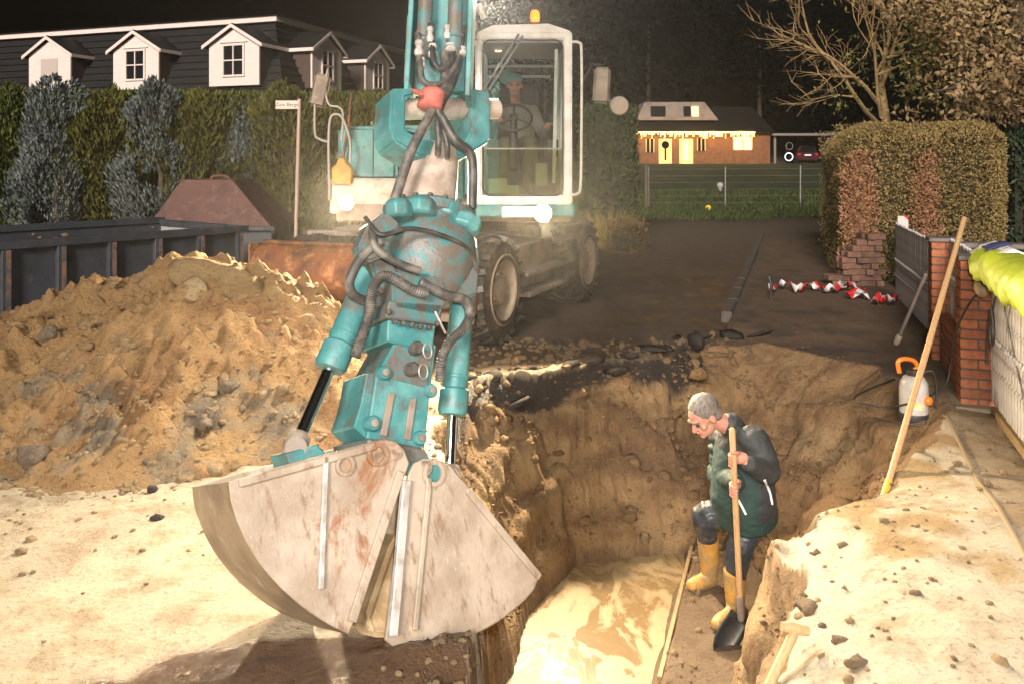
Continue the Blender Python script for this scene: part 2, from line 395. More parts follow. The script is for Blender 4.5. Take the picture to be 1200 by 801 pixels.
# ------------------------------------------------------------------ shared materials
TEAL = mat('teal_paint', (.045, .19, .195), (.10, .285, .285), 5, rough=.42, rough2=.6, bump=.25, bscale=60, dirt=(.105, .10, .09), dscale=7, dlo=.49, dhi=.70)
TEAL_D = mat('greasy_teal_paint', (.045, .185, .19), (.13, .135, .13), 11, .38, .58, rough=.5, rough2=.35, bump=.4, bscale=70, dirt=(.13, .11, .09), dscale=12, dlo=.47, dhi=.58)
WHITE = mat('white_cab_paint', (.72, .70, .66), (.60, .56, .50), 7, rough=.4, dirt=(.38, .31, .24), dscale=5, dlo=.60, dhi=.85)
GREYM = mat('dusty_grey_steel', (.27, .225, .185), (.18, .145, .115), 6, rough=.75, bump=.3, bscale=50, dirt=(.28, .20, .12), dscale=5, dlo=.5, dhi=.75)
DARK = mat('black_steel', (.025, .025, .025), (.05, .045, .04), 9, rough=.5)
RUST = mat('rusty_steel', (.20, .075, .028), (.075, .035, .020), 4, rough=.55, bump=.35, bscale=35, dirt=(.36, .19, .085), dscale=6, dlo=.52, dhi=.68, rough2=.7)
CHROME = mat('chrome_rod', (.62, .60, .58), rough=.08, metal=1.0)
RUBBER = mat('black_rubber', (.028, .025, .022), (.07, .056, .043), 12, rough=.5, dirt=(.20, .145, .095), dscale=7, dlo=.52, dhi=.75)
HOSE = mat('muddy_hydraulic_hose', (.06, .056, .052), (.17, .15, .13), 14, rough=.5, bump=.25, bscale=120)
HOSED = mat('black_hydraulic_hose', (.030, .030, .030), (.10, .09, .08), 14, rough=.4, bump=.25, bscale=150)
def worn_mat(name):
    m = bpy.data.materials.new(name); m.use_nodes = True; nt = m.node_tree; b = nt.nodes['Principled BSDF']; tc = nt.nodes.new('ShaderNodeTexCoord'); vec = tc.outputs['Object']
    def mapd(sc_, rot=(0, 0, 0)):
        mp = nt.nodes.new('ShaderNodeMapping'); mp.inputs['Scale'].default_value = sc_; mp.inputs['Rotation'].default_value = rot; nt.links.new(vec, mp.inputs[0]); return mp.outputs[0]
    c = _mix(nt, (.40, .325, .255), (.29, .225, .165), _ramp(nt, _noise(nt, vec, 4, 6), .38, .62))
    c = _mix(nt, c, (.21, .135, .085), _ramp(nt, _noise(nt, mapd((22, 22, 2.2), (0, R(9), 0)), 1, 6, .65), .52, .68))
    c = _mix(nt, c, (.25, .115, .055), _ramp(nt, _noise(nt, vec, 2.6, 8, .7, .6), .56, .66))
    c = _mix(nt, c, (.60, .52, .44), _ramp(nt, _noise(nt, mapd((46, 46, 1.6), (0, R(-12), 0)), 1, 7, .7), .60, .78))
    c = _mix(nt, c, (.50, .38, .22), _ramp(nt, _noise(nt, vec, 6, 9, .75, .2), .60, .70))
    nt.links.new(c, b.inputs['Base Color']); b.inputs['Roughness'].default_value = .55
    bp = nt.nodes.new('ShaderNodeBump'); bp.inputs['Strength'].default_value = .45; bp.inputs['Distance'].default_value = .012; nt.links.new(_noise(nt, vec, 24, 9, .7), bp.inputs['Height']); nt.links.new(bp.outputs[0], b.inputs['Normal']); return m
WORN = worn_mat('worn_bucket_steel')
WORNB = mat('scraped_bucket_shell', (.27, .20, .13), (.17, .12, .075), 5, rough=.45, bump=.3, bscale=45, dirt=(.36, .28, .19), dscale=9, dlo=.55, dhi=.7)
BRIGHT = mat('bare_polished_steel', (.50, .47, .44), (.33, .29, .26), 14, rough=.5, metal=.15)
BOLT = mat('greasy_bolt_steel', (.13, .115, .10), (.07, .06, .055), 30, rough=.5, metal=.3)
CONC = mat('pale_stem_steel', (.47, .38, .32), (.33, .25, .20), 10, rough=.5, bump=.3, bscale=50, dirt=(.22, .17, .13), dscale=5, dlo=.55, dhi=.7)

# ------------------------------------------------------------------ clamshell grab, in its own frame (u across, v up, w away)
gT = P(515, 128, 4.45); gB = P(440, 750, 3.40)
gv = (gT - gB).normalized()
_a = R(35); gu = Vector((math.cos(_a), math.sin(_a), 0)); gu = (gu - gv * gu.dot(gv)).normalized(); gw = gv.cross(gu)
def LP(u, v, w_=0.0): return gT + gu * u + gv * v + gw * w_
def L(px, py, w_=0.0):
    'point of the grab plane at offset w_ seen at a photo pixel'
    D = Vector(((px - CX) / F, 1, (HY - py) / F)); C0 = Vector((0, 0, CAMH)); o = gT + gw * w_
    s_ = (o - C0).dot(gw) / D.dot(gw); return C0 + D * s_
def LL(pts, w_): return [L(x, y, w_) for x, y in pts]
def spl(pts, n=6):
    'smooth curve through points'
    p = [Vector(q) for q in pts]; p = [p[0] * 2 - p[1]] + p + [p[-1] * 2 - p[-2]]; out = []
    for i in range(1, len(p) - 2):
        for k in range(n):
            t = k / n; a, b_, c_, d = p[i - 1], p[i], p[i + 1], p[i + 2]
            out.append(.5 * ((2 * b_) + (c_ - a) * t + (2 * a - 5 * b_ + 4 * c_ - d) * t * t + (3 * b_ - a - 3 * c_ + d) * t ** 3))
    return out + [p[-2]]
grab = thing('clamshell_grab', 'open-hinged steel clamshell grab with teal twin cylinders hanging over the trench edge', 'grab', gB)
HW = .262                                                     # half width of the shells
def shell(name, plate, arc, label, lip_dir):
    'plate: outline of the front side plate; arc: its curved outer edge'
    root = thing(name, None, None, L(*plate[0], -HW), parent=grab); root['label'] = label
    mb = MB(); mb.prism(LL(plate, -HW), gw * .022); mb.build('side_plate', WORN, root, bevel=.004)
    mb = MB(); fp = LL(plate, -HW); mb.prism([p + gw * (2 * HW - .022) for p in fp], gw * .022); mb.build('side_plate', WORN, root, bevel=.004)
    mb = MB(); a = spl(LL(arc, -HW), 5); n = len(a)
    c0 = sum(fp, Vector()) / len(fp)
    nr = 8
    outer = []; inner = []
    for p in a:
        inn = (c0 - p).normalized() * .018
        for k in range(nr + 1):
            t = k / nr; outer.append(p + gw * (.004 + t * (2 * HW - .008))); inner.append(p + inn + gw * (.004 + t * (2 * HW - .008)))
    N = len(outer); vs = outer + inner; fs = []
    for i in range(n - 1):
        for k in range(nr):
            q = (i * (nr + 1) + k, i * (nr + 1) + k + 1, (i + 1) * (nr + 1) + k + 1, (i + 1) * (nr + 1) + k)
            fs.append(q); fs.append(tuple(x + N for x in q[::-1]))
    for k in range(nr):
        fs.append((k, k + N, k + 1 + N, k + 1)); e = (n - 1) * (nr + 1); fs.append((e + k, e + k + 1, e + k + 1 + N, e + k + N))
    for i in range(n - 1):
        for k in (0, nr):
            q = i * (nr + 1) + k; fs.append((q, q + nr + 1, q + nr + 1 + N, q + N))
    mb.add(vs, fs); mb.build('curved_shell', WORNB, root, smooth=40)
    return root
pl_L = [(452, 514), (436, 517), (405, 525), (330, 545), (268, 564), (271, 588), (279, 612), (291, 638), (308, 664), (330, 689), (357, 712), (384, 730), (409, 743),
        (424, 705), (446, 640), (470, 570), (480, 542), (474, 526), (464, 517)]
arc_L = [(268, 564), (271, 588), (279, 612), (291, 638), (308, 664), (330, 689), (357, 712), (384, 730), (409, 743)]
shL = shell('grab_shell', pl_L, arc_L, 'left grab shell with broad scraped curved back', 1)
pl_R = [(497, 537), (512, 537), (528, 545), (545, 566), (588, 619), (632, 674), (626, 690), (612, 706), (590, 724), (562, 740), (532, 751), (498, 758), (464, 759),
        (452, 750), (458, 700), (468, 630), (479, 556), (486, 542)]
arc_R = [(632, 674), (626, 690), (612, 706), (590, 724), (562, 740), (532, 751), (498, 758), (464, 759)]
shR = shell('grab_shell', pl_R, arc_R, 'right grab shell reaching out over the trench', -1)
# stiffening strips, edge flanges, cross tubes
def strip(a, b_, wd, root, m=WORN, th=.02, w_=-HW):
    mb = MB(); mb.bar(L(*a, w_ - th / 2), L(*b_, w_ - th / 2), wd, th, up=gw); mb.build('rib', m, root, bevel=.004)
strip((382, 534), (376, 690), .022, shL, BRIGHT); strip((470, 552), (412, 728), .035, shL)
strip((476, 562), (460, 745), .035, shR, BRIGHT, .03); strip((503, 560), (486, 738), .022, shR)
strip((280, 566), (440, 522), .03, shL)
strip((632, 676), (548, 574), .028, shR)
mb = MB(); mb.tube([L(395, 560, -HW + .02), L(395, 560, HW - .02)], .03, 14); mb.build('cross_tube', WORNB, shL, smooth=40)
mb = MB(); mb.tube([L(540, 600, -HW + .02), L(540, 600, HW - .02)], .03, 14); mb.build('cross_tube', WORNB, shR, smooth=40)
# pin bosses: eyes with bolts through them
def eye(px, py, r, root, m=WORN, hole=DARK):
    mb = MB(); c_ = L(px, py, -HW - .016)
    n = 20; vs = []
    for rad, off in ((r * 1.5, 0), (r * 1.5, .016), (r, 0), (r, .016)):
        for j in range(n):
            a = 2 * math.pi * j / n; vs.append(c_ + (gu * math.cos(a) + gv * math.sin(a)) * rad + gw * off)
    fs = []
    for j in range(n):
        k = (j + 1) % n; fs += [(j, k, 2 * n + k, 2 * n + j), (j, n + j, n + k, k), (2 * n + j, 2 * n + k, 3 * n + k, 3 * n + j)]
    mb.add(vs, fs); b1 = mb.build('pin_eye', m, root, smooth=40)
    mb = MB(); mb.tube([c_ + gw * .010, c_ + gw * .0155], r * .98, 18); mb.build('pin', hole, b1, smooth=40)
PINM = mat('muddy_pin', (.30, .20, .13), (.12, .08, .05), 20, rough=.7)
eye(405, 545, .026, shL, WORN, PINM); eye(443, 532, .030, shL, WORN, PINM); eye(509, 554, .034, shR, WORN, TEAL)
# sand left in the open jaws
mb = MB(); mb.add([], [])
sp = [L(422, 722, -.1), L(450, 640, -.02), L(462, 620, 0), L(470, 680, -.05), L(458, 745, -.12), L(430, 745, -.14)]
mb.prism([p + gw * -.06 for p in sp], gw * .26); o_ = mb.build('caked_sand', mat('caked_sand', (.45, .33, .19), (.30, .2, .1), 9, rough=.9, bump=.8, bscale=30), grab, bevel=.02, seg=2)
# hydraulic cylinders
def cyl(name, a, b_, c_, r, rr, w_, label):
    root = thing(name, None, None, L(*a, w_), parent=grab); root['label'] = label
    A, B, E = L(*a, w_), L(*b_, w_), L(*c_, w_); d = (B - A).normalized(); ln = (B - A).length
    mb = MB(); mb.lathe([(r * .7, -.05), (r * .98, -.03), (r, 0), (r, ln * .74), (r * 1.06, ln * .745), (r * 1.06, ln * .76), (r, ln * .765), (r, ln - .12), (r * 1.16, ln - .11), (r * 1.18, ln - .02), (r * 1.05, ln), (r * .6, ln + .004)], A, d, 28)
    mb.build('barrel', TEAL, root, smooth=35)
    mb = MB(); mb.tube([B - d * .02, E], rr, 20); mb.build('rod', CHROME, root, smooth=40)
    mb = MB(); mb.lathe([(rr * 1.1, -.06), (rr * 1.7, -.045), (rr * 1.9, .0), (rr * 1.6, .05), (rr * .8, .06)], E, d, 18); mb.build('rod_eye', GREYM, root, smooth=40)
    mb = MB(); mb.box(A - d * .03, (.11, .09, .09), Matrix((gu, gw, gv)).transposed()); mb.build('clevis', TEAL_D, root, bevel=.012, seg=2)
    return root
cyl('cylinder', (448, 287), (386, 432), (347, 522), .060, .026, -.02, 'left teal hydraulic cylinder with long bare rod')
cyl('cylinder', (545, 318), (530, 486), (527, 560), .058, .025, -.02, 'right teal hydraulic cylinder with short bare rod')
# head casting, rotator, stem, yoke
cA = L(500, 300, 0); 
mb = MB(); k = lambda px, py: (L(px, py, 0) - cA).dot(gv)
mb.lathe([(.17, k(503, 352)), (.215, k(500, 330)), (.245, k(500, 305)), (.235, k(503, 280)), (.20, k(503, 268)), (.20, k(503, 262)), (.225, k(503, 260)), (.225, k(503, 250)), (.19, k(503, 248)), (.17, k(503, 243))], cA, gv, 32)
mb.build('rotator_housing', TEAL_D, grab, smooth=30)
mb = MB()
for i in range(18):
    a = 2 * math.pi * i / 18; c_ = cA + gv * (k(503, 249)) + (gu * math.cos(a) + gw * math.sin(a)) * .207; mb.lathe([(.014, 0), (.014, .016), (.008, .02)], c_, gv, 6)
mb.build('bolt_ring', BOLT, grab)['kind'] = 'stuff'
# bracket shoulders on the housing
for pts, w0, th, m in (([(432, 262), (452, 247), (470, 262), (452, 300), (432, 308), (420, 290)], -.21, .10, TEAL_D),
                       ([(536, 262), (552, 262), (563, 300), (560, 345), (543, 352), (532, 318)], -.16, .14, TEAL_D),
                       ([(430, 295), (455, 285), (470, 330), (445, 345)], -.12, .08, TEAL_D),
                       ([(458, 318), (520, 322), (526, 352), (514, 372), (462, 362)], -.20, .30, TEAL_D)):
    mb = MB(); mb.prism(LL(pts, w0), gw * th); mb.build('bracket', m, grab, bevel=.012, seg=2)
for px, py, sx in ((466, 246, .07), (493, 243, .075), (525, 246, .06), (545, 262, .085)):
    mb = MB(); c_ = L(px, py, -.17); mb.lathe([(sx * .75, -.045), (sx, -.03), (sx, .02), (sx * .7, .045), (sx * .35, .05)], c_, (gv + gu * ((px - 500) / 160.)).normalized(), 8)
    mb.build('hose_coupling', TEAL, grab, bevel=.006)
# bolted flange and lower body
mb = MB(); mb.prism(LL([(457, 352), (520, 356), (516, 380), (452, 372)], -.20), gw * .34); fl_o = mb.build('bolt_flange', TEAL_D, grab, bevel=.008)
for px, py in ((462, 377), (472, 379), (482, 381), (492, 383), (502, 384), (455, 366), (512, 379)):
    mb = MB(); c_ = L(px, py, -.205); mb.lathe([(.013, 0), (.013, .016), (.008, .02)], c_, -gw, 6); mb.build('bolt', BOLT, fl_o)
mb = MB(); mb.prism(LL([(455, 374), (511, 382), (507, 412), (454, 400)], -.17), gw * .30); mb.build('neck_block', TEAL, grab, bevel=.006)
mb = MB(); mb.prism(LL([(467, 394), (512, 404), (505, 452), (498, 527), (430, 514), (441, 440)], -.15), gw * .03); fb = mb.build('front_plate', TEAL, grab, bevel=.006)
mb = MB(); mb.prism(LL([(468, 397), (510, 406), (502, 455), (445, 440)], -.155), gw * .32); mb.build('body_block', TEAL_D, grab, bevel=.006)
mb = MB(); mb.prism(LL([(446, 440), (502, 452), (494, 525), (432, 512)], -.12), gw * .24); mb.build('body_block', TEAL_D, grab, bevel=.006)
mb = MB(); mb.prism(LL([(440, 436), (430, 436), (424, 470), (415, 500), (432, 515)], -.12), gw * .26); mb.build('wing_plate', TEAL, grab, bevel=.006)
mb = MB(); mb.prism(LL([(430, 436), (470, 436), (470, 525), (430, 530), (412, 505)], .12), gw * .03); mb.build('wing_plate', TEAL, grab, bevel=.006)
for (a, b_) in (((459, 460), (449, 510)), ((484, 466), (477, 515))):
    mb = MB(); mb.bar(L(*a, -.157), L(*b_, -.157), .03, .014, up=gw); mb.build('slot_cover', GREYM, grab, bevel=.003)
for px, py, r in ((448, 437, .03), (503, 458, .03), (435, 496, .032), (490, 513, .03)):
    mb = MB(); c_ = L(px, py, -.15); mb.lathe([(r, -.02), (r, .022), (r * .85, .03)], c_, -gw, 18); o_ = mb.build('pin_boss', TEAL, grab, smooth=40)
    mb = MB(); mb.lathe([(r * .5, .028), (r * .5, .040), (r * .3, .042)], c_, -gw, 12); mb.build('pin', GREYM, o_, smooth=40)
for px, py in ((485, 409), (480, 433)):
    mb = MB(); c_ = L(px, py, -.155); mb.lathe([(.030, -.02), (.030, .035), (.022, .045)], c_, -gw, 18); o_ = mb.build('locking_pin', BOLT, grab, smooth=40)
    mb = MB(); rc = L(px + 16, py + 2, -.20); ring = [rc + (gu * math.cos(2 * math.pi * j / 24) + gv * math.sin(2 * math.pi * j / 24)) * .031 + gw * (.02 * math.cos(2 * math.pi * j / 24)) for j in range(25)]
    mb.tube(ring, .0035, 6, caps=False); mb.build('ring_clip', BRIGHT, o_, smooth=60)
# hinge knuckle between plate and shells
for a, b_ in ((462, 530), (498, 548)): mb = MB(); mb.tube([L(a, b_, -HW - .006), L(a, b_, HW + .006)], .030, 18); mb.build('hinge_pin', PINM, grab, smooth=40)
mb = MB(); mb.prism(LL([(432, 512), (498, 524), (512, 552), (450, 560), (430, 535)], -.19), gw * .38); mb.build('hinge_block', TEAL_D, grab, bevel=.01)
mb = MB(); mb.tube([L(347, 524, -.09), L(347, 524, .09)], .042, 16); mb.build('cylinder_mount', GREYM, shL, smooth=40)
mb = MB(); mb.prism(LL([(335, 530), (372, 520), (395, 545), (345, 556)], -.10), gw * .2); mb.build('mount_bracket', TEAL, shL, bevel=.006)
mb = MB(); mb.tube([L(527, 560, -HW + .03), L(527, 560, HW - .03)], .045, 16); mb.build('cylinder_mount', GREYM, shR, smooth=40)
# stem
mb = MB(); a0 = L(500, 245, 0); a1 = L(511, 178, 0); mb.tube([a0, a1], [.145, .118], 24); mb.build('stem', CONC, grab, smooth=40)
# yoke
mb = MB(); mb.prism(LL([(459, 103), (484, 103), (486, 112), (476, 114), (476, 152), (491, 162), (545, 166), (554, 152), (554, 116), (546, 112), (548, 102), (572, 106), (576, 116), (575, 165), (545, 184), (492, 184), (463, 166), (457, 150)], -.10), gw * .20)
yk = mb.build('yoke', TEAL, grab, bevel=.012, seg=2)
mb = MB(); mb.tube([L(452, 128, 0), L(582, 128, 0)], .055, 20); mb.build('yoke_pin', CONC, grab, smooth=40)
for a, b_, r in ((450, 456, .03), (577, 584, .04)): mb = MB(); mb.tube([L(a, 130, 0), L(b_, 130, 0)], r, 10); mb.build('pin_nut', GREYM, grab, smooth=40)
# hoses
def hose(pts, r, m=HOSE, rib=0.0, parent=None, name='hose'):
    c_ = spl([L(x, y, w_) for x, y, w_ in pts], 8 if not rib else 16)
    rr = r if not rib else [r * (1 + rib * (1 if i % 2 else -1)) for i in range(len(c_))]
    mb = MB(); mb.tube(c_, rr, 10); return mb.build(name, m, parent or grab, smooth=60)
hose([(521, 62, -.15), (522, 90, -.18), (515, 112, -.19), (500, 142, -.20), (484, 172, -.20), (472, 205, -.18), (462, 236, -.16)], .024)
hose([(540, 60, -.14), (534, 85, -.17), (526, 105, -.20), (514, 128, -.21), (520, 142, -.21), (534, 165, -.21), (550, 178, -.20), (554, 200, -.18), (553, 245, -.16)], .023, HOSED)
hose([(524, 60, -.12), (528, 90, -.15), (521, 115, -.18), (513, 140, -.19), (514, 165, -.18), (513, 182, -.14)], .016, HOSED)
hose([(512, 130, -.17), (519, 150, -.18), (524, 170, -.17), (524, 186, -.13)], .014, HOSED)
hose([(446, 283, -.22), (425, 300, -.20), (410, 328, -.18), (413, 345, -.14), (425, 352, -.1)], .022)
hose([(500, 345, -.24), (480, 338, -.25), (455, 324, -.24), (441, 330, -.22), (435, 350, -.18), (432, 372, -.15), (424, 395, -.12), (416, 418, -.09)], .023, HOSE, .09)
hose([(492, 330, -.24), (520, 345, -.25), (545, 352, -.24), (551, 368, -.2), (543, 385, -.18), (527, 400, -.16), (518, 420, -.14), (515, 445, -.10)], .022, HOSE, .09)
hose([(510, 365, -.22), (517, 380, -.22), (522, 390, -.2)], .006, BRIGHT)
hose([(428, 255, -.2), (446, 275, -.27), (478, 268, -.27), (515, 275, -.27), (548, 292, -.22), (560, 320, -.15)], .011, HOSED)
hose([(436, 268, -.22), (440, 290, -.25), (462, 306, -.255), (492, 318, -.25)], .018)
TAPE = mat('red_fabric_tape', (.45, .13, .10), (.36, .09, .07), 25, rough=.7, bump=.3, bscale=90)
mb = MB(); a0 = L(508, 106, -.205); a1 = L(503, 127, -.205); mb.tube([a0 + (a1 - a0) * t for t in (0, .12, .3, .36, .6, .66, .9, 1)], [.040, .050, .052, .047, .053, .049, .052, .042], 14, sx=1.25)
mb.build('hose_wrap', TAPE, grab, smooth=60)
mb = MB(); mb.prism(LL([(493, 112), (485, 108), (483, 104), (495, 107)], -.25), gw * .012); mb.build('tape_end', TAPE, grab)

# ------------------------------------------------------------------ wheeled excavator
XE = Vector((.39, .92, 0)).normalized(); XR = Vector((XE.y, -XE.x, 0))         # travel direction, its right
Crf = Vector((-.26, 8.72, .555))
exc = thing('wheeled_excavator', 'teal wheeled excavator with white cab and lit headlights standing on the road', 'excavator', (-.58, 10.25, 0))
# stick: box section above the yoke, up out of the picture
gs = Vector((.02, .30, 1)).normalized()                      # stick axis
s0 = L(514, 128, 0)
def SP(u, h, d): return s0 + gs * h + Vector((1, 0, 0)) * u + Vector((0, 1, -.3)).normalized() * d
for sx in (-1, 1): mb = MB(); mb.bar(SP(sx * .155, .02, 0), SP(sx * .160, 2.6, 0), .026, .30, up=(0, 1, 0)); mb.build('stick_side', TEAL, exc, bevel=.004)
mb = MB(); mb.bar(SP(0, .10, .02), SP(0, 2.6, .02), .26, .05, up=(0, 1, 0)); mb.build('stick_web', TEAL, exc, bevel=.004)
mb = MB(); mb.bar(SP(0, .12, .13), SP(0, 2.6, .13), .27, .03, up=(0, 1, 0)); mb.build('stick_back', TEAL, exc, bevel=.004)
mb = MB(); mb.bar(SP(-.17, .12, 0), SP(-.172, .5, 0), .02, .16, up=(0, 1, 0)); mb.build('stick_guard', GREYM, exc, bevel=.004)
for sx in (-.085, .075):
    mb = MB(); a0 = SP(sx, .28, -.10); a1 = SP(sx, 1.2, -.10); d = (a1 - a0).normalized(); mb.lathe([(.03, -.03), (.042, 0), (.042, .07), (.050, .075), (.050, .10), (.040, .105), (.040, .9)], a0, d, 18); mb.build('stick_cylinder', TEAL_D, exc, smooth=35)
def fit(px, py0, py1, r, w_=-.17):
    mb = MB(); a0 = L(px, py0, w_); a1 = L(px, py1, w_); d = (a1 - a0).normalized(); ln = (a1 - a0).length
    mb.lathe([(r * .6, 0), (r, .004), (r, ln * .3), (r * .75, ln * .32), (r * .75, ln * .6), (r * 1.1, ln * .62), (r * 1.1, ln * .85), (r * .7, ln)], a0, d, 8); mb.build('hose_fitting', BRIGHT, exc, smooth=30)
for px, a, b_, r in ((504, 32, 50, .018), (507, 52, 68, .022), (524, 30, 46, .018), (537, 36, 55, .02), (491, 48, 66, .022), (494, 68, 80, .02), (528, 52, 62, .03), (541, 56, 66, .028)): fit(px, a, b_, r)
hose([(505, 28, -.14), (507, 60, -.18), (510, 76, -.2), (518, 80, -.2), (528, 72, -.19), (532, 55, -.17), (533, 30, -.14)], .016, HOSED, parent=exc)
hose([(490, 40, -.14), (492, 75, -.18), (496, 95, -.2), (510, 100, -.2), (524, 92, -.19), (536, 70, -.17), (545, 30, -.1)], .017, HOSE, parent=exc)
# boom back to the house
bt = SP(0, 2.55, .1); bf = Vector((-.70, 9.55, 1.55)); bm_ = Vector((-.60, 7.3, 4.35))
mb = MB(); mb.bar(bt, bm_, .34, .42); mb.build('boom', TEAL, exc, bevel=.02); mb = MB(); mb.bar(bm_ + Vector((0, -.2, .05)), bf, .35, .44); mb.build('boom', TEAL, exc, bevel=.02)
# undercarriage
def U(e, r, z): return Vector((Crf.x, Crf.y, 0)) + XE * e + XR * r + Vector((0, 0, z))
RM = Matrix((XR, XE, Vector((0, 0, 1)))).transposed()
mb = MB(); mb.box(U(1.3, -1.0, .78), (.95, 3.3, .42), RM); mb.build('chassis', GREYM, exc, bevel=.03, seg=2)
mb = MB(); mb.box(U(1.35, -.25, .68), (.52, 1.15, .50), RM); mb.build('tool_box', GREYM, exc, bevel=.02)
mb = MB(); mb.box(U(1.35, .00, .40), (.40, 1.3, .05), RM); mb.build('step', GREYM, exc, bevel=.008)
mb = MB(); mb.box(U(1.35, -.05, .62), (.46, 1.3, .05), RM); mb.build('step', GREYM, exc, bevel=.008)
mb = MB(); mb.box(U(1.3, -1.75, .68), (.52, 1.15, .50), RM); mb.build('tool_box', GREYM, exc, bevel=.02)
for e in (0, 2.75):
    mb = MB(); mb.tube([U(e, .0, .525), U(e, -2.0, .525)], .11, 14); mb.build('axle', GREYM, exc, smooth=40)
mb = MB(); mb.lathe([(.62, 0), (.62, .24)], U(1.3, -1.0, .99), (0, 0, 1), 32); mb.build('slew_ring', DARK, exc, smooth=40)
mb = MB()
for dz in (0,): mb.box(U(.55, -.42, 1.08), (.75, .9, .05), RM)
mb.build('fender', GREYM, exc, bevel=.01); mb = MB(); mb.box(U(.25, -1.7, 1.08), (.75, .9, .05), RM); mb.build('fender', GREYM, exc, bevel=.01)
# dozer blade
bl0 = Vector((-.44, 7.95, 0)); bld = -XR; prof = [(.20, .40), (.09, .43), (.0, .49), (-.06, .57), (-.085, .68), (-.07, .79), (-.01, .89), (.07, .96), (.16, 1.0)]
mb = MB(); nb = len(prof); q0 = [bl0 + XE * a + Vector((0, 0, z)) for a, z in prof]; q1 = [bl0 + XE * (a + .035) + Vector((0, 0, z)) for a, z in prof]
mb.prism(q0 + q1[::-1], bld * 2.45); blade = mb.build('dozer_blade', RUST, exc, smooth=35)
mb = MB(); mb.bar(bl0 + XE * .20 + Vector((0, 0, .36)), bl0 + XE * .20 + bld * 2.45 + Vector((0, 0, .37)), .03, .11); mb.build('cutting_edge', GREYM, blade, bevel=.004)
mb = MB(); mb.bar(bl0 + XE * .17 + Vector((0, 0, 1.01)), bl0 + XE * .17 + bld * 2.45 + Vector((0, 0, 1.01)), .07, .03); mb.build('top_rail', RUST, blade, bevel=.004)
for t in (-.012, 2.462): mb = MB(); mb.box(bl0 + bld * t + XE * .08 + Vector((0, 0, .70)), (.022, .28, .60), RM); mb.build('end_plate', RUST, blade, bevel=.004)
for t in (.7, 1.75): mb = MB(); mb.bar(bl0 + bld * t + XE * .1 + Vector((0, 0, .62)), bl0 + bld * t + XE * .9 + Vector((0, 0, .8)), .16, .18); mb.build('blade_arm', GREYM, blade, bevel=.01)
# wheel (tyre, rim) built once, then copied
def build_wheel(loc, side):
    root = thing('wheel', None, None, loc, parent=exc); r = XR * side; Z = Vector((0, 0, 1))
    mb = MB(); o = Vector(loc) - r * .20
    mb.lathe([(.29, 0), (.33, .0), (.45, .03), (.495, .08), (.50, .2), (.495, .32), (.45, .37), (.33, .40), (.29, .40)], o, r, 40, caps=False)
    for sidek in (0, 1):
        for i in range(20):
            a0 = 2 * math.pi * (i + .5 * sidek) / 20
            pts = []
            for t, da in ((.015 if sidek == 0 else .385, 0), (.10 if sidek == 0 else .30, .05), (.22 if sidek == 0 else .18, .18)):
                a = a0 + da; rad = .505 if .05 < t < .35 else .475
                pts.append(o + r * t + (XE * math.cos(a) + Z * math.sin(a)) * rad)
            for j in range(2):
                rd = ((pts[j] + pts[j + 1]) / 2 - (o + r * .2)); rd -= r * rd.dot(r); mb.bar(pts[j], pts[j + 1], .055, .05, up=rd.normalized())
    mb.build('tyre', RUBBER, root, smooth=30)
    mb = MB(); mb.lathe([(.33, .405), (.345, .40), (.345, .385), (.315, .37), (.29, .30), (.25, .27), (.17, .30), (.13, .33), (.12, .36), (.05, .37), (.001, .372)], o, r, 32, caps=False); mb.lathe([(.30, 0.0), (.24, .2), (.001, .2)], o, r, 32, caps=False)
    rim = mb.build('rim', mat('dusty_rim', (.34, .27, .20), (.25, .19, .13), 8, rough=.8, dirt=(.40, .30, .18), dscale=6) if 'dusty_rim' not in bpy.data.materials else bpy.data.materials['dusty_rim'], root, smooth=35)
    mb = MB()
    for i in range(10):
        a = 2 * math.pi * i / 10; mb.lathe([(.014, .31), (.014, .345), (.008, .35)], o + (XE * math.cos(a) + Z * math.sin(a)) * .155, r, 6)
    mb.build('wheel_nuts', GREYM, root)['kind'] = 'stuff'
    return root
wh = build_wheel(tuple(Crf), 1)
c2 = copy_tree(wh, exc); c2.location = Crf + XE * 2.75
whl = build_wheel(tuple(Crf - XR * 2.0), -1); c3 = copy_tree(whl, exc); c3.location = Crf - XR * 2.0 + XE * 2.75
for o_ in (wh, c2, whl, c3): o_.scale = (1.06,) * 3
# upper house
mb = MB(); mb.box((-.60, 10.3, 1.34), (2.40, 3.2, .20)); mb.build('deck', GREYM, exc, bevel=.02)
mb = MB(); mb.box((-1.50, 10.1, 1.94), (.62, 2.5, .56)); mb.build('hood', TEAL, exc, bevel=.04, seg=3)
mb = MB(); mb.box((-.55, 11.5, 1.85), (2.3, 1.0, .95)); mb.build('counterweight', TEAL, exc, bevel=.06, seg=3)
mb = MB(); mb.bar((-1.44, 8.845, 1.72), (-1.44, 8.845, 2.18), .008, .012); mb.build('door_seam', DARK, exc)
mb = MB(); mb.box((-1.50, 8.85, 1.50), (.72, .30, .36)); bump = mb.build('front_bumper', mat('dusty_white_steel', (.50, .45, .40), (.36, .31, .26), 6, rough=.7, dirt=(.30, .23, .16), dscale=6), exc, bevel=.02)
mb = MB(); mb.box((-1.13, 8.69, 1.42), (.20, .012, .055)); pl = mb.build('number_plate', mat('plate_white', (.7, .68, .62), rough=.5), bump, bevel=.002)
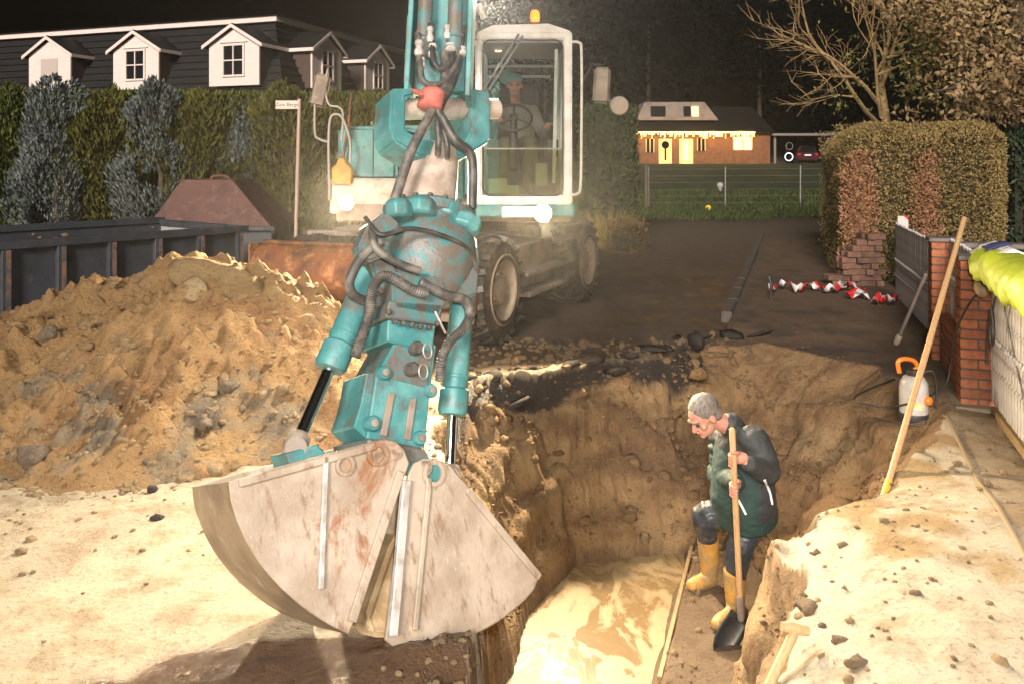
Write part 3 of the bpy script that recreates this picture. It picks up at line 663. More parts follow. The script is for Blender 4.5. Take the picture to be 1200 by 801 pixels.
def text(body, size, loc, rot, m, parent, name='lettering', ext=.001, align='CENTER'):
    cu = bpy.data.curves.new(name, 'FONT'); cu.body = body; cu.size = size; cu.align_x = align; cu.align_y = 'CENTER'; cu.extrude = ext
    t = bpy.data.objects.new('tmp', cu); col.objects.link(t); bpy.context.view_layer.update()
    me = bpy.data.meshes.new_from_object(t.evaluated_get(bpy.context.evaluated_depsgraph_get())); bpy.data.objects.remove(t)
    me.materials.clear(); me.materials.append(m); o = bpy.data.objects.new(name, me); col.objects.link(o); o.location = loc; o.rotation_euler = rot
    if parent is not None: o.parent = parent; o.matrix_parent_inverse = wm(parent).inverted()
    return o
text('SSZ 15', .052, (-1.13, 8.682, 1.42), (R(90), 0, 0), DARK, pl)
mb = MB(); mb.box((.12, 8.75, 1.36), (1.02, .36, .13)); mb.build('cab_skirt', TEAL, exc, bevel=.015)
mb = MB(); mb.box((.14, 8.57, 1.35), (.48, .02, .11)); mb.build('light_bar', mat('bar_white', (.75, .73, .7), rough=.5), exc, bevel=.004)
# head lamps
LENS = mat('lamp_lens', (.9, .85, .7), emit=(1, .70, .34), es=60)
def headlamp(loc, r, aim, power):
    root = thing('headlight', None, None, loc, parent=exc); o = Vector(loc)
    mb = MB(); mb.lathe([(r * .5, .10), (r * .95, .05), (r * 1.1, .0), (r * 1.1, -.012), (r, -.012), (r, 0)], o, (0, 1, 0), 24, caps=False); mb.build('lamp_housing', DARK, root, smooth=40)
    mb = MB(); mb.lathe([(r * 1.0, 0), (r * .7, -.012), (.001, -.016)], o, (0, 1, 0), 24); mb.build('lens', LENS, root, smooth=60)
    ld = bpy.data.lights.new('headlight_beam', 'SPOT'); ld.energy = power; ld.spot_size = R(110); ld.spot_blend = .8; ld.color = (1, .78, .50); ld.shadow_soft_size = r
    lo = bpy.data.objects.new('headlight_beam', ld); col.objects.link(lo); lo.location = o + Vector((0, -.06, 0)); lo.rotation_euler = (Vector(aim) - o).to_track_quat('-Z', 'Y').to_euler()
    lo.parent = root; lo.matrix_parent_inverse = wm(root).inverted()
headlamp(P(406, 238, 8.66), .075, (-1.6, 3, .2), 1000); headlamp(P(636, 250, 8.50), .085, (.6, 3.5, .0), 1000)
# work lamp on the boom, above the picture
wl = Vector((-.16, 7.05, 3.30)); 
mb = MB(); mb.lathe([(.05, .09), (.09, .05), (.10, 0)], wl, (0, .8, .6), 20, caps=False); wk = mb.build('work_lamp', DARK, exc, smooth=40)
mb = MB(); mb.lathe([(.095, .0), (.06, -.01), (.001, -.012)], wl, (0, .8, .6), 20); mb.build('lens', LENS, wk, smooth=60)
mb = MB(); mb.bar(wl + Vector((0, .06, .05)), wl + Vector((-.28, .3, .4)), .04, .04); mb.build('lamp_bracket', DARK, wk)
ld = bpy.data.lights.new('work_lamp_beam', 'SPOT'); ld.energy = 1200; ld.spot_size = R(112); ld.spot_blend = 1.0; ld.color = (1, .91, .77); ld.shadow_soft_size = .06
lo = bpy.data.objects.new('work_lamp_beam', ld); col.objects.link(lo); lo.location = wl + Vector((0, -.06, -.04)); lo.rotation_euler = (Vector((-.85, 2.9, 0)) - wl).to_track_quat('-Z', 'Y').to_euler(); par(lo, exc)
# cab
cab = thing('cab', None, None, (.12, 9.3, 1.42), parent=exc)
Yf = 8.62
def W2(px, py, Y): return P(px, py, Y)
def post(a, b_, wd, dp, m=WHITE, name='cab_post'): mb = MB(); mb.bar(a, b_, wd, dp, up=(0, 1, 0)); return mb.build(name, m, cab, bevel=.018, seg=3)
x0, x1 = -.37, .605; zb, zt = 1.42, 3.15
post((x0 + .035, Yf, zb), (x0 + .035, Yf, zt), .07, .09); post((x1 - .045, Yf, zb), (x1 - .045, Yf, zt), .09, .09)
post((x0, Yf, zb + .05), (x1, Yf, zb + .05), .095, .11, name='cab_sill')
post((x0 + .02, Yf, zt - .03), (x1 - .01, Yf, zt - .03), .08, .10, name='cab_header')
Yr = 10.15
post((x0 + .04, Yr, zb), (x0 + .04, Yr, zt), .08, .08); post((x1 - .04, Yr, zb), (x1 - .04, Yr, zt), .08, .08); post((x1 - .035, 9.5, zb), (x1 - .035, 9.5, zt), .07, .07)
for xx in (x0 + .04, x1 - .04):
    post((xx, Yf + .04, zt - .04), (xx, Yr, zt - .04), .08, .08); post((xx, Yf + .04, zb + .05), (xx, Yr, zb + .05), .08, .10)
mb = MB(); hy = [(x0 - .01, zt - .01), (x0 + .18, zt + .075), (x1 - .24, zt + .09), (x1 - .03, zt + .02), (x1 + .01, zt - .02)]
mb.prism([(x, Yf - .06, z) for x, z in hy], (0, Yr - Yf + .12, 0)); mb.build('cab_roof', WHITE, cab, bevel=.015, seg=2)
CABIN = mat('cab_lining', (.13, .13, .135), (.09, .09, .09), 8, rough=.8)
mb = MB(); mb.box(((x0 + x1) / 2, Yr + .05, (zb + zt) / 2 - .35), (x1 - x0 - .1, .03, 1.0)); mb.build('rear_panel', CABIN, cab)
mb = MB(); mb.box(((x0 + x1) / 2, 9.4, zb + .03), (x1 - x0 - .1, 1.5, .04)); mb.build('cab_floor', CABIN, cab)
mb = MB(); mb.box(((x0 + x1) / 2, 9.4, zt - .07), (x1 - x0 - .14, 1.4, .03)); mb.build('headlining', mat('headlining', (.45, .45, .44), rough=.9), cab)
for wd, zz in ((.72, 2.86), (.78, 2.98)):
    mb = MB(); mb.bar((.1 - wd / 2, Yr - .05, zz), (.1 + wd / 2, Yr - .05, zz), .03, .035); mb.build('ceiling_rail', mat('rail_grey', (.5, .5, .5), rough=.6) if 'rail_grey' not in bpy.data.materials else bpy.data.materials['rail_grey'], cab, bevel=.004)
GL = glass('cab_glass', (.90, .92, .90)); GLG = glass('tinted_glass', (.72, .74, .60))
mb = MB(); mb.box(((x0 + x1) / 2 - .005, Yf - .005, 2.52), (x1 - x0 - .14, .006, 1.06), Matrix.Rotation(R(-3.0), 3, 'X')); mb.build('windscreen', GL, cab)
mb = MB(); mb.box(((x0 + x1) / 2 - .005, Yf + .004, 1.745), (x1 - x0 - .14, .006, .48), Matrix.Rotation(R(-7.0), 3, 'X')); mb.build('lower_windscreen', GLG, cab)
mb = MB(); mb.box((x1 - .02, 9.06, 2.33), (.006, .80, 1.55)); mb.build('door_glass', GL, cab)
mb = MB(); mb.box((x0 + .02, 9.38, 2.33), (.006, 1.44, 1.55)); mb.build('side_glass', GL, cab)
mb = MB(); mb.box((.12, Yr + .03, 2.55), (.78, .006, .8)); mb.build('rear_glass', GL, cab)
SEAL = DARK
mb = MB(); mb.bar((x0 + .07, Yf - .01, 1.985), (x1 - .09, Yf - .01, 1.985), .012, .014); mb.build('window_seal', mat('seal_grey', (.28, .28, .22), rough=.6), cab)
# rubber gasket ring
gk = []
for (cx_, cz_, a0) in ((x1 - .17, zt - .15, 0), (x0 + .15, zt - .15, 90), (x0 + .15, zb + .17, 180), (x1 - .17, zb + .17, 270)):
    for j in range(6): a = R(a0 + j * 18); gk.append((cx_ + .075 * math.cos(a), Yf - .045, cz_ + .075 * math.sin(a)))
mb = MB(); mb.tube(gk + [gk[0]], .009, 6, caps=False); mb.build('windscreen_gasket', DARK, cab, smooth=60)
# door hand rail, inner rail, wipers
mb = MB(); mb.tube(spl([(x1, 8.60, 3.06), (x1 + .07, 8.60, 3.05), (x1 + .095, 8.60, 2.95), (x1 + .095, 8.60, 2.2), (x1 + .085, 8.60, 1.62), (x1 + .05, 8.60, 1.53), (x1 - .01, 8.60, 1.52)], 6), .014, 10); mb.build('hand_rail', WHITE, cab, smooth=60)
for a, b_, wd in ((P(652, 58, 8.72), P(649, 215, 8.72), .035), (P(660, 56, 8.72), P(657, 190, 8.72), .02)): mb = MB(); mb.bar(a, b_, wd, .02); mb.build('inner_rail', WHITE, cab, bevel=.004)
for a, b_, wd in ((P(567, 105, 8.53), P(608, 40, 8.53), .018), (P(573, 106, 8.525), P(613, 42, 8.525), .012)): mb = MB(); mb.bar(a, b_, wd, .02); mb.build('wiper', DARK, cab)
mb = MB(); mb.lathe([(.045, 0), (.045, .03), (.052, .035), (.048, .09), (.03, .115), (.001, .12)], P(627, 25.5, 8.9), (0, 0, 1), 20); mb.build('beacon', mat('amber_beacon', (.9, .30, .03), emit=(1, .13, .01), es=1.6, rough=.2), cab, smooth=50)
mb = MB(); mb.box(P(556, 47, 8.5), (.06, .05, .06)); mb.build('marker_lamp', mat('red_lens', (.5, .05, .02), rough=.3), cab, bevel=.02, seg=3)
# controls
mb = MB(); wc = P(602, 138, 8.95); n_ = Vector((0, -.75, .66)).normalized(); ux = Vector((1, 0, 0)); vy = n_.cross(ux)
mb.tube([wc + (ux * math.cos(2 * math.pi * j / 28) + vy * math.sin(2 * math.pi * j / 28)) * .19 for j in range(29)], .014, 8, caps=False)
for a in (90, 210, 330): mb.tube([wc, wc + (ux * math.cos(R(a)) + vy * math.sin(R(a))) * .19], .012, 8)
mb.lathe([(.05, -.02), (.05, .02)], wc, n_, 14); sw = mb.build('steering_wheel', DARK, cab, smooth=50)
mb = MB(); mb.tube([wc, wc + Vector((0, -.12, -.55))], [.035, .06], 12); mb.build('steering_column', DARK, cab, smooth=50)
for sx in (-.30, .33): mb = MB(); mb.box((.1 + sx, 9.35, 2.0), (.13, .5, .18)); mb.tube([(.1 + sx, 9.15, 2.08), (.1 + sx, 9.12, 2.25)], [.018, .028], 8); mb.build('control_console', DARK, cab, bevel=.02)
SEATM = mat('seat_fabric', (.05, .05, .055), (.08, .08, .08), 30, rough=.95)
mb = MB(); mb.box((.06, 9.62, 1.92), (.50, .50, .16)); st = mb.build('seat', SEATM, cab, bevel=.05, seg=3)
mb = MB(); mb.box((.06, 9.90, 2.35), (.50, .15, .80), Matrix.Rotation(R(-8), 3, 'X')); mb.build('backrest', SEATM, cab, bevel=.06, seg=3)
mb = MB(); mb.box((.06, 9.6, 1.63), (.35, .35, .42)); mb.build('seat_base', DARK, cab, bevel=.02)
PED = mat('pedal_grey', (.32, .33, .28), rough=.6)
for c_, s_ in (((.30, 8.8, 1.72), (.13, .08, .24)), ((-.15, 8.85, 1.60), (.20, .1, .16)), ((.0, 8.85, 1.56), (.14, .1, .1))): mb = MB(); mb.box(c_, s_); mb.build('pedal', PED, cab, bevel=.01)
# mirrors
mb = MB(); mc = P(705, 100, 8.7); mb.box(mc, (.17, .05, .37), Matrix.Rotation(R(3), 3, 'Y')); mi = mb.build('mirror', GREYM, cab, bevel=.03, seg=3)
mb = MB(); mb.tube([(x1 + .095, 8.60, 2.62), P(693, 76, 8.66), P(705, 76, 8.68)], .011, 8); mb.build('mirror_arm', DARK, mi, smooth=60)
mb = MB(); mb.lathe([(.09, 0), (.10, .02), (.07, .05), (.001, .06)], P(726, 124, 8.7), (0, 1, 0), 20); mb.tube([P(714, 118, 8.72), P(726, 124, 8.74)], .01, 6); mb.build('round_mirror', GREYM, cab, smooth=50)
# left-hand mirror, rails and hoses by the hood
mb = MB(); mb.box(P(375, 106, 8.7), (.17, .05, .34), Matrix.Rotation(R(12), 3, 'Y')); mb.build('mirror', GREYM, exc, bevel=.03, seg=3)
RAIL = mat('galvanised_rail', (.34, .31, .28), rough=.5)
mb = MB(); mb.tube(spl([P(384, 82, 8.7), P(381, 100, 8.7), P(385, 122, 8.7), P(397, 126, 8.7), P(402, 135, 8.7), P(400, 165, 8.7)], 5), .012, 8); mb.tube(spl([P(369, 112, 8.7), P(369, 155, 8.7), P(374, 163, 8.7), P(386, 167, 8.7)], 5), .012, 8)
mb.tube(spl([P(386, 235, 8.66), P(385, 170, 8.66), P(387, 140, 8.66), P(394, 134, 8.66), P(402, 140, 8.66), P(410, 165, 8.66), P(410, 190, 8.66)], 6), .013, 8); mb.build('guard_rail', RAIL, exc, smooth=60)
mb = MB(); mb.tube([P(412, 108, 8.75), P(408, 150, 8.75), P(402, 185, 8.75)], .016, 8); mb.build('rusty_bar', RUST, exc, smooth=60)
mb = MB(); yb = P(400, 204, 8.62); mb.prism([yb + Vector((x, 0, z)) for x, z in ((-.10, -.10), (.10, -.10), (.10, .06), (.05, .10), (.03, .16), (-.03, .16), (-.05, .10), (-.10, .06))], (0, .12, 0)); mb.build('yellow_box', mat('yellow_box', (.55, .27, .04), (.4, .18, .03), 8, rough=.6), exc, bevel=.012)
for px, py, s_ in ((440, 150, .04), (448, 149, .03), (436, 148, .025)): mb = MB(); mb.lathe([(s_ * .5, 0), (s_ * .6, .03), (s_ * .3, .05)], P(px, py, 8.95), (0, 0, 1), 10); mb.build('filler_cap', GREYM, exc)
mb = MB(); mb.tube(spl([P(552, -8, 7.2), P(556, 15, 7.2), P(562, 8, 7.2), P(568, 22, 7.2)], 6), .03, 8); mb.tube(spl([P(550, 15, 7.2), P(556, 32, 7.2), P(553, 48, 7.2)], 6), .028, 8); mb.build('boom_hose', HOSE, exc, smooth=60)

# ------------------------------------------------------------------ earth heap
SAND = soil_mat('heap_earth', 1.9)
ridge = [(-5.2, 6.4, .30), (-4.6, 6.5, .42), (-4.15, 6.7, .52), (-3.75, 6.8, .76), (-3.45, 6.85, .90), (-3.2, 6.9, .86), (-2.85, 6.95, .96), (-2.45, 6.95, 1.03), (-2.2, 6.95, .95), (-1.85, 6.9, .63), (-1.6, 6.8, .32), (-1.4, 6.7, .10)]
hx = np.arange(-5.8, -1.0, .021); hy = np.arange(4.6, 8.6, .021); HX, HYY = np.meshgrid(hx, hy)
def heap_h(X, Y):
    wx = X + .10 * fbm(X * 2, Y * 2, 0, 4, 201); wy = Y + .14 * fbm(X * 2, Y * 2, 3, 4, 203)
    h = np.full(X.shape, -9.0)
    for (a, b) in zip(ridge[:-1], ridge[1:]):
        for t in np.linspace(0, 1, 5):
            x, y, z = [a[i] + (b[i] - a[i]) * t for i in range(3)]
            d = np.hypot((wx - x) * 1.15, np.where(wy < y, (wy - y) * 1.0, (wy - y) * 1.25))
            sl = .53 if z > .4 else .33
            h = np.maximum(h, z * 1.04 - sl * np.sqrt(d * d + .02) + sl * .14 + .0 * d)
    foot = sstep(-.1, .35, h)
    big = np.clip(fbm(X * 5, Y * 5, 0, 4, 211), -.2, 1)
    h = h + foot * (fbm(X * 1.8, Y * 1.8, 0, 4, 207) * .20 + np.abs(fbm(X * 9, Y * 9, 0, 4, 213)) * .11 + big * .06 + np.clip(fbm(X * 15, Y * 15, 0, 3, 217), -.1, 1) * .085 * (.5 + .8 * sstep(-.2, .4, fbm(X * 1.5, Y * 1.5, 0, 2, 219))) - .05)
    return h
HZ = heap_h(HX, HYY)
nA = fbm(HX * 1.1, HYY * 1.1, HZ, 4, 221); nB = fbm(HX * 4, HYY * 4, HZ * 4, 5, 223)
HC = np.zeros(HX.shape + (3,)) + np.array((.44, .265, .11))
HC = blend(HC, (.30, .155, .055), sstep(.0, .45, nA + .5 * sstep(-3.6, -4.6, HX)))  # browner soil at random, plus orange light painted in towards the left end
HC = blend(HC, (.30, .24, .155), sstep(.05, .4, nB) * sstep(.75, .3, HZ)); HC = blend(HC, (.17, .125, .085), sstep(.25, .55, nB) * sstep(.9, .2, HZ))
HZ2 = np.maximum(HZ, -.25)
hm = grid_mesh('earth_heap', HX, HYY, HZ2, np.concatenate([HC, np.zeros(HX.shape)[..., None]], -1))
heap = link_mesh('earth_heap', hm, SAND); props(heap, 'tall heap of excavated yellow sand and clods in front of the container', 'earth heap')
def clod_mesh(name, n=1, seed=0, sub=2, jag=.35):
    bm = bmesh.new(); bmesh.ops.create_icosphere(bm, subdivisions=sub, radius=1.0)
    co = np.array([v.co for v in bm.verts]); f = 1 + jag * fbm(co[:, 0] * 1.1 + seed * 7.3, co[:, 1] * 1.1, co[:, 2] * 1.1 + seed, 3, 300 + seed) * 1.6
    f = np.clip(f, .55, 1.5)
    for v, k in zip(bm.verts, f): v.co *= k
    tri = np.array([[v.index for v in p.verts] for p in bm.faces]); cc = np.array([v.co for v in bm.verts]); bm.free(); return cc, tri
CL1 = [clod_mesh('c', seed=i, sub=1, jag=.75) for i in range(8)]
def scatter(name, pts, sizes, colr, parent, flat=.7, label=None):
    V = []; Fc = []; Cc = []; b = 0
    for p, s_, c_ in zip(pts, sizes, colr):
        cc, tri = CL1[random.randrange(8)]; a = random.random() * 6.28; ca, sa = math.cos(a), math.sin(a)
        q = cc * np.array([1, .6 + .5 * random.random(), flat * (.6 + .6 * random.random())]) * s_
        q = np.stack([q[:, 0] * ca - q[:, 1] * sa, q[:, 0] * sa + q[:, 1] * ca, q[:, 2]], -1) + p
        V.append(q); Fc.append(tri + b); b += len(q); Cc.append(np.tile([*c_, 0], (len(q), 1)))
    me = np_mesh(name, np.concatenate(V), np.concatenate(Fc), np.concatenate(Cc), smooth=False)
    o = link_mesh(name, me, SAND, parent); o['kind'] = 'stuff'
    if label: o['label'] = label
    return o
def clodcol(): 
    k = random.random(); base = (.42, .29, .145) if k < .78 else ((.34, .24, .14) if k < .98 else (.22, .165, .115)); v = .85 + .3 * random.random(); return tuple(x * v for x in base)
px_ = []; sz = []
cand = rng.uniform((-5.2, 4.7), (-1.2, 7.0), (7000, 2)); ch = heap_h(cand[:, 0], cand[:, 1]); keep = 0
for (x, y), h in zip(cand, ch):
    if h < -.12: continue
    pr = 1.0 if h < .45 else .45
    if random.random() > pr * .36: continue
    s_ = min(.004 + .008 * random.paretovariate(2.1), .055); px_.append((x, y, max(h, .0) - s_ * .15)); sz.append(s_)
scatter('clods', px_, sz, [clodcol() for _ in sz], heap)
# crumbs on the trodden ground, banks and trench floor
pts = []; sz = []
for x, y in rng.uniform((-3.6, 3.0), (-.3, 6.6), (900, 2)):
    if random.random() < sstep(3.4, 5.6, y) * .9 + .06: s_ = min(.005 + .005 * random.paretovariate(1.9), .03); pts.append((x, y)); sz.append(s_)
for x, y in rng.uniform((.2, 2.9), (3.3, 8.6), (800, 2)): pts.append((x, y)); sz.append(min(.004 + .005 * random.paretovariate(1.9), .03))
for x, y in rng.uniform((-.6, 6.7), (2.4, 8.9), (700, 2)): pts.append((x, y)); sz.append(min(.008 + .010 * random.paretovariate(1.8), .06))
for x, y in rng.normal((-.15, 3.15), (.14, .15), (60, 2)): pts.append((x, y)); sz.append(min(.004 + .006 * random.paretovariate(1.8), .03))
cw = rng.uniform((-.5, 3.2), (3.0, 8.4), (9000, 2)); _z, _t = terrain(cw[:, 0], cw[:, 1])
for (x, y), t_ in zip(cw, _t):
    if .05 < t_ < .95: pts.append((x, y)); sz.append(min(.003 + .003 * random.paretovariate(1.7), .018))
n_dirt = len(pts)
pa = np.array(pts); zz, tt = terrain(pa[:, 0], pa[:, 1])
ok = [(i) for i in range(len(pts)) if not (zz[i] < -1.38 and tt[i] < .05)]
scatter('soil_crumbs', [(pa[i, 0], pa[i, 1], zz[i] + sz[i] * .2) for i in ok], [sz[i] for i in ok], [tuple(q * _v for _v in [random.uniform(.75, 1.15)] for q in (.34, .215, .10)) if .05 < tt[i] < .95 else clodcol() if pa[i, 1] < 7.2 else ((.06, .048, .04) if random.random() < .12 else (.27, .175, .09)) for i in ok], None)
props(bpy.data.objects['soil_crumbs'], 'loose crumbs of soil and grit strewn over the ground', 'soil', kind='stuff')
# bigger lumps one can point at
def lump(name, label, cat, loc, s_, c_, seed=1, sub=3, group=None, jag=.45, m=None, rot=None):
    cc, tri = clod_mesh('l', seed=seed, sub=sub, jag=jag); cc = cc * np.array(s_)
    cc = cc + .06 * min(s_) * np.stack([fbm(cc[:, 0] * 40, cc[:, 1] * 40, cc[:, 2] * 40, 3, 400 + k) for k in range(3)], -1)
    me = np_mesh(name, cc, tri, np.tile([*c_, 0], (len(cc), 1)), smooth=False)
    o = bpy.data.objects.new(name, me); me.materials.append(m or SAND); col.objects.link(o); o.location = loc; o.rotation_euler = rot or (0, 0, seed * .7)
    return props(o, label, cat, group)
hz_ = lambda x, y: float(heap_h(np.array([[x]]), np.array([[y]]))[0, 0])
lump('earth_slab', 'flat pale slab of sand lying on the front of the heap', 'earth lump', (-2.38, 6.42, hz_(-2.38, 6.42) + .02), (.08, .13, .03), (.50, .37, .20), 3, rot=(R(35), R(-12), R(25)))
lump('earth_lump', 'large ridge lump of sand at the peak of the heap', 'earth lump', (-2.35, 6.72, .93), (.36, .16, .10), (.42, .28, .13), 5, rot=(R(20), R(18), R(-12)))
for i, (px, py, s_) in enumerate(((178, 577, .028), (183, 611, .030))):
    lump('stone', ('dark pointed stone lying on the pale sand left of the grab', 'dark flat stone on the pale sand nearest the grab')[i], 'stone', G(px, py) + Vector((0, 0, .02)), (s_, s_, s_ * (1.1 if i == 0 else .7)), (.07, .055, .045), 11 + i, 2)
for i, (px, py, s_, z) in enumerate(((40, 548, .10, .03), (238, 500, .07, .2), (60, 420, .07, .42), (270, 480, .06, .2))):
    p = G(px, py, z); lump('earth_clod', ('grey-brown clod at the left foot of the heap', 'round dark clod low on the heap front', 'dark clod high on the left slope of the heap', 'small brown clod on the right foot of the heap')[i], 'earth clod', (p.x, p.y, max(hz_(p.x, p.y), 0) + s_ * .25), (s_, s_ * .8, s_ * .75), (.24, .18, .12), 21 + i)
# broken asphalt slabs along the far rim of the trench
ASM = mat('broken_asphalt', (.022, .020, .018), (.04, .034, .03), 20, rough=.75, rough2=.9, bump=.9, bscale=45, dirt=(.10, .068, .04), dscale=7, dlo=.58, dhi=.75)
ASM.node_tree.nodes['Principled BSDF'].inputs['Specular IOR Level'].default_value = .1
rim = [(-.42, 6.93), (-.20, 7.06), (.02, 7.2), (.22, 7.34), (.46, 7.48), (.70, 7.64), (.93, 7.80), (1.14, 7.96), (1.34, 8.10), (1.55, 8.35), (1.74, 8.62), (1.95, 8.78), (2.25, 8.8), (2.55, 8.75)]
ORD = 'first second third fourth fifth sixth seventh eighth ninth tenth eleventh twelfth thirteenth fourteenth'.split()
for i, (x, y) in enumerate(rim):
    x += random.uniform(-.06, .06); y += random.uniform(-.06, .28); z = gz(x, y + .1)
    lump('asphalt_chunk', ORD[i] + ' broken asphalt chunk from the left along the far trench rim', 'asphalt chunk', (x, y, z + .01), (random.uniform(.08, .19), random.uniform(.06, .12), random.uniform(.02, .04)), (.04, .035, .03), 40 + i, 1, 'asphalt chunks on the trench rim', .5, ASM, (random.uniform(-.35, .1), random.uniform(-.25, .25), random.uniform(0, 3)))
lump('rubber_mat', 'black lump of asphalt standing behind the trench', 'asphalt lump', G(818, 408) + Vector((0, .1, .06)), (.13, .08, .10), (.02, .02, .02), 61, 2, None, .35, ASM)
lump('broken_brick', 'orange broken paving brick on the trench rim behind the worker', 'brick', G(819, 441, -.12) + Vector((0, 0, .03)), (.10, .06, .07), (.40, .24, .10), 63, 1, None, .2)
bpy.data.objects['rubber_mat'].name = 'asphalt_lump'
# concrete / soil lumps in the right bank
for i, (px, py, z) in ((1, (946, 690, -.05)), (2, (985, 735, .02)), (3, (1005, 765, .02))):
    p = G(px, py, z); lump('bank_lump', ('pale crusted lump at the edge of the right bank', 'brownish crusted lump lower on the right bank edge', 'small brown lump set in the bright right bank', 'second brown lump nearest the bottom of the right bank', 'rounded pale lump at the upper corner of the right bank')[i], 'earth lump', (p.x, p.y, gz(p.x, p.y) + .0), (.05, .07, .035) if i not in (2, 3) else (.026, .04, .02), (.42, .31, .17) if i in (0, 4) else (.27, .18, .10), 71 + i)
# timber edge at the water
WOODG = mat('wet_board', (.33, .22, .10), (.22, .14, .06), 8, rough=.6, stretch=(6, 1, 6), bump=.2, bscale=30)
mb = MB(); mb.bar((.90, 5.2, -1.36), (1.475, 7.0, -1.36), .03, .16); props(mb.build('edge_board', WOODG, bevel=.004), 'straight wet board edging the muddy water', 'board')
# ------------------------------------------------------------------ container
BLUEST = mat('blue_grey_container_steel', (.048, .053, .064), (.032, .036, .044), 4, rough=.5, rough2=.65, bump=.2, bscale=30, dirt=(.10, .085, .075), dscale=5, dlo=.55, dhi=.75)
RIBM = mat('rusty_rib_edge', (.24, .13, .085), (.10, .085, .085), 7, rough=.6, dirt=(.06, .065, .08), dscale=9, dlo=.5, dhi=.6)
ca = Vector((-3.72, 11.95, 0)); cd = Vector((-.62, -.785, 0)).normalized(); cn = Vector((cd.y, -cd.x, 0)); cn = cn if cn.x < 0 else -cn   # long side towards the camera; inward normal
CLN = 6.2; CW = 2.3; CH = .87
cont = thing('roll_off_container', 'long dark blue open steel container with ribbed sides behind the sand heap', 'container', ca + cd * 3)
def cbox(name, s0_, s1_, w0, w1, z0, z1, m, bev=.006):
    mb = MB(); a = ca + cd * s0_; q = [a + cn * w0, a + cd * (s1_ - s0_) + cn * w0, a + cd * (s1_ - s0_) + cn * w1, a + cn * w1]
    mb.prism([p + Vector((0, 0, z0)) for p in q], (0, 0, z1 - z0)); return mb.build(name, m, cont, bevel=bev)
cbox('side_wall', 0, CLN, .06, .09, .16, CH, BLUEST); cbox('side_wall', 0, CLN, CW - .09, CW - .06, .16, CH + .03, BLUEST)
INN = mat('lit_inner_wall', (.42, .41, .40), (.25, .24, .24), 4, rough=.55, dirt=(.12, .11, .1), dscale=4)  # pale tone puts the light inside the end wall into its colour
cbox('end_wall', 0.0, .03, .09, CW - .09, .16, CH, INN); cbox('end_wall', CLN - .03, CLN, .09, CW - .09, .16, CH, BLUEST)
cbox('floor_pan', 0, CLN, .06, CW - .06, .10, .16, BLUEST)
cbox('top_rail', -.03, CLN, -.02, .12, CH, CH + .09, BLUEST); cbox('top_rail', -.03, CLN, CW - .12, CW + .02, CH + .03, CH + .12, BLUEST); cbox('top_rail', -.03, .07, .12, CW - .12, CH - .005, CH + .085, BLUEST)
cbox('base_rail', 0, CLN, -.02, .10, .02, .14, BLUEST)
for i in range(11):
    s_ = .06 + i * .60
    r_ = cbox('rib', s_, s_ + .09, -.015, .058, .14, CH - .002, BLUEST); cbox('rib_edge', s_ - .004, s_ + .045, -.022, -.016, .14, CH - .004, RIBM, 0)
lbl = cbox('paper_label', -.034, -.030, .3, .45, CH - .25, CH - .12, mat('label_paper', (.5, .55, .6), rough=.6), 0)
# spoil inside
ci = []; 
for i in range(60):
    t = random.uniform(.2, 5.8); w_ = random.uniform(.25, 2.05); p = ca + cd * t + cn * w_; ci.append((p.x, p.y, CH - .05 + random.uniform(-.1, .06)))
sxs = np.linspace(.05, CLN - .05, 90); sws = np.linspace(.1, CW - .1, 34); SS, SW = np.meshgrid(sxs, sws)
spx = ca.x + cd.x * SS + cn.x * SW; spy = ca.y + cd.y * SS + cn.y * SW; spz = CH - .16 + .12 * fbm(SS * 1.5, SW * 1.5, 0, 4, 501) + .04 * fbm(SS * 8, SW * 8, 0, 3, 503) - .25 * np.exp(-SS / .5)
sm = grid_mesh('spoil_fill', spx, spy, spz, np.tile([.12, .10, .08, 0], (SS.size, 1)).reshape(SS.shape + (4,)))
spo = link_mesh('spoil_load', sm, SAND); props(spo, 'dark spoil filling the blue container almost to the rim', 'spoil'); scatter('clods', ci, [random.uniform(.02, .06) for _ in ci], [clodcol() for _ in ci], spo)
# rusty hopper behind
HOPM = mat('rust_red_steel', (.115, .048, .036), (.075, .032, .026), 3, rough=.7, dirt=(.16, .09, .07), dscale=8, dlo=.5, dhi=.75, bump=.2, bscale=30)
hc = P(247, 240, 14.2); hop = thing('steel_hopper', 'rust-red steel hopper with sloping sides behind the blue container', 'hopper', (hc.x, hc.y, 0))
def frus(name, x0_, x1_, x2_, x3_, y0, y1, z0, z1, m, ty=.35):
    mb = MB(); v = [(x0_, y0, z0), (x1_, y0, z0), (x1_, y1, z0), (x0_, y1, z0), (x2_, y0 + ty, z1), (x3_, y0 + ty, z1), (x3_, y1 - ty, z1), (x2_, y1 - ty, z1)]
    mb.add(v, [(0, 3, 2, 1), (4, 5, 6, 7), (0, 1, 5, 4), (1, 2, 6, 5), (2, 3, 7, 6), (3, 0, 4, 7)]); return mb.build(name, m, hop, bevel=.01)
frus('hood', P(172, 0, 14.2).x, P(320, 0, 14.2).x, P(214, 0, 14.6).x, P(273, 0, 14.6).x, 14.2, 16.0, .74, 1.55, HOPM)
frus('body', P(174, 0, 14.2).x, P(318, 0, 14.2).x, P(174, 0, 14.2).x, P(318, 0, 14.2).x, 14.23, 15.97, 0.0, .735, BLUEST, 0)
mb = MB(); mb.bar(P(170, 268, 14.17), P(322, 268, 14.17), .06, .07); mb.build('rim', BLUEST, hop, bevel=.006)
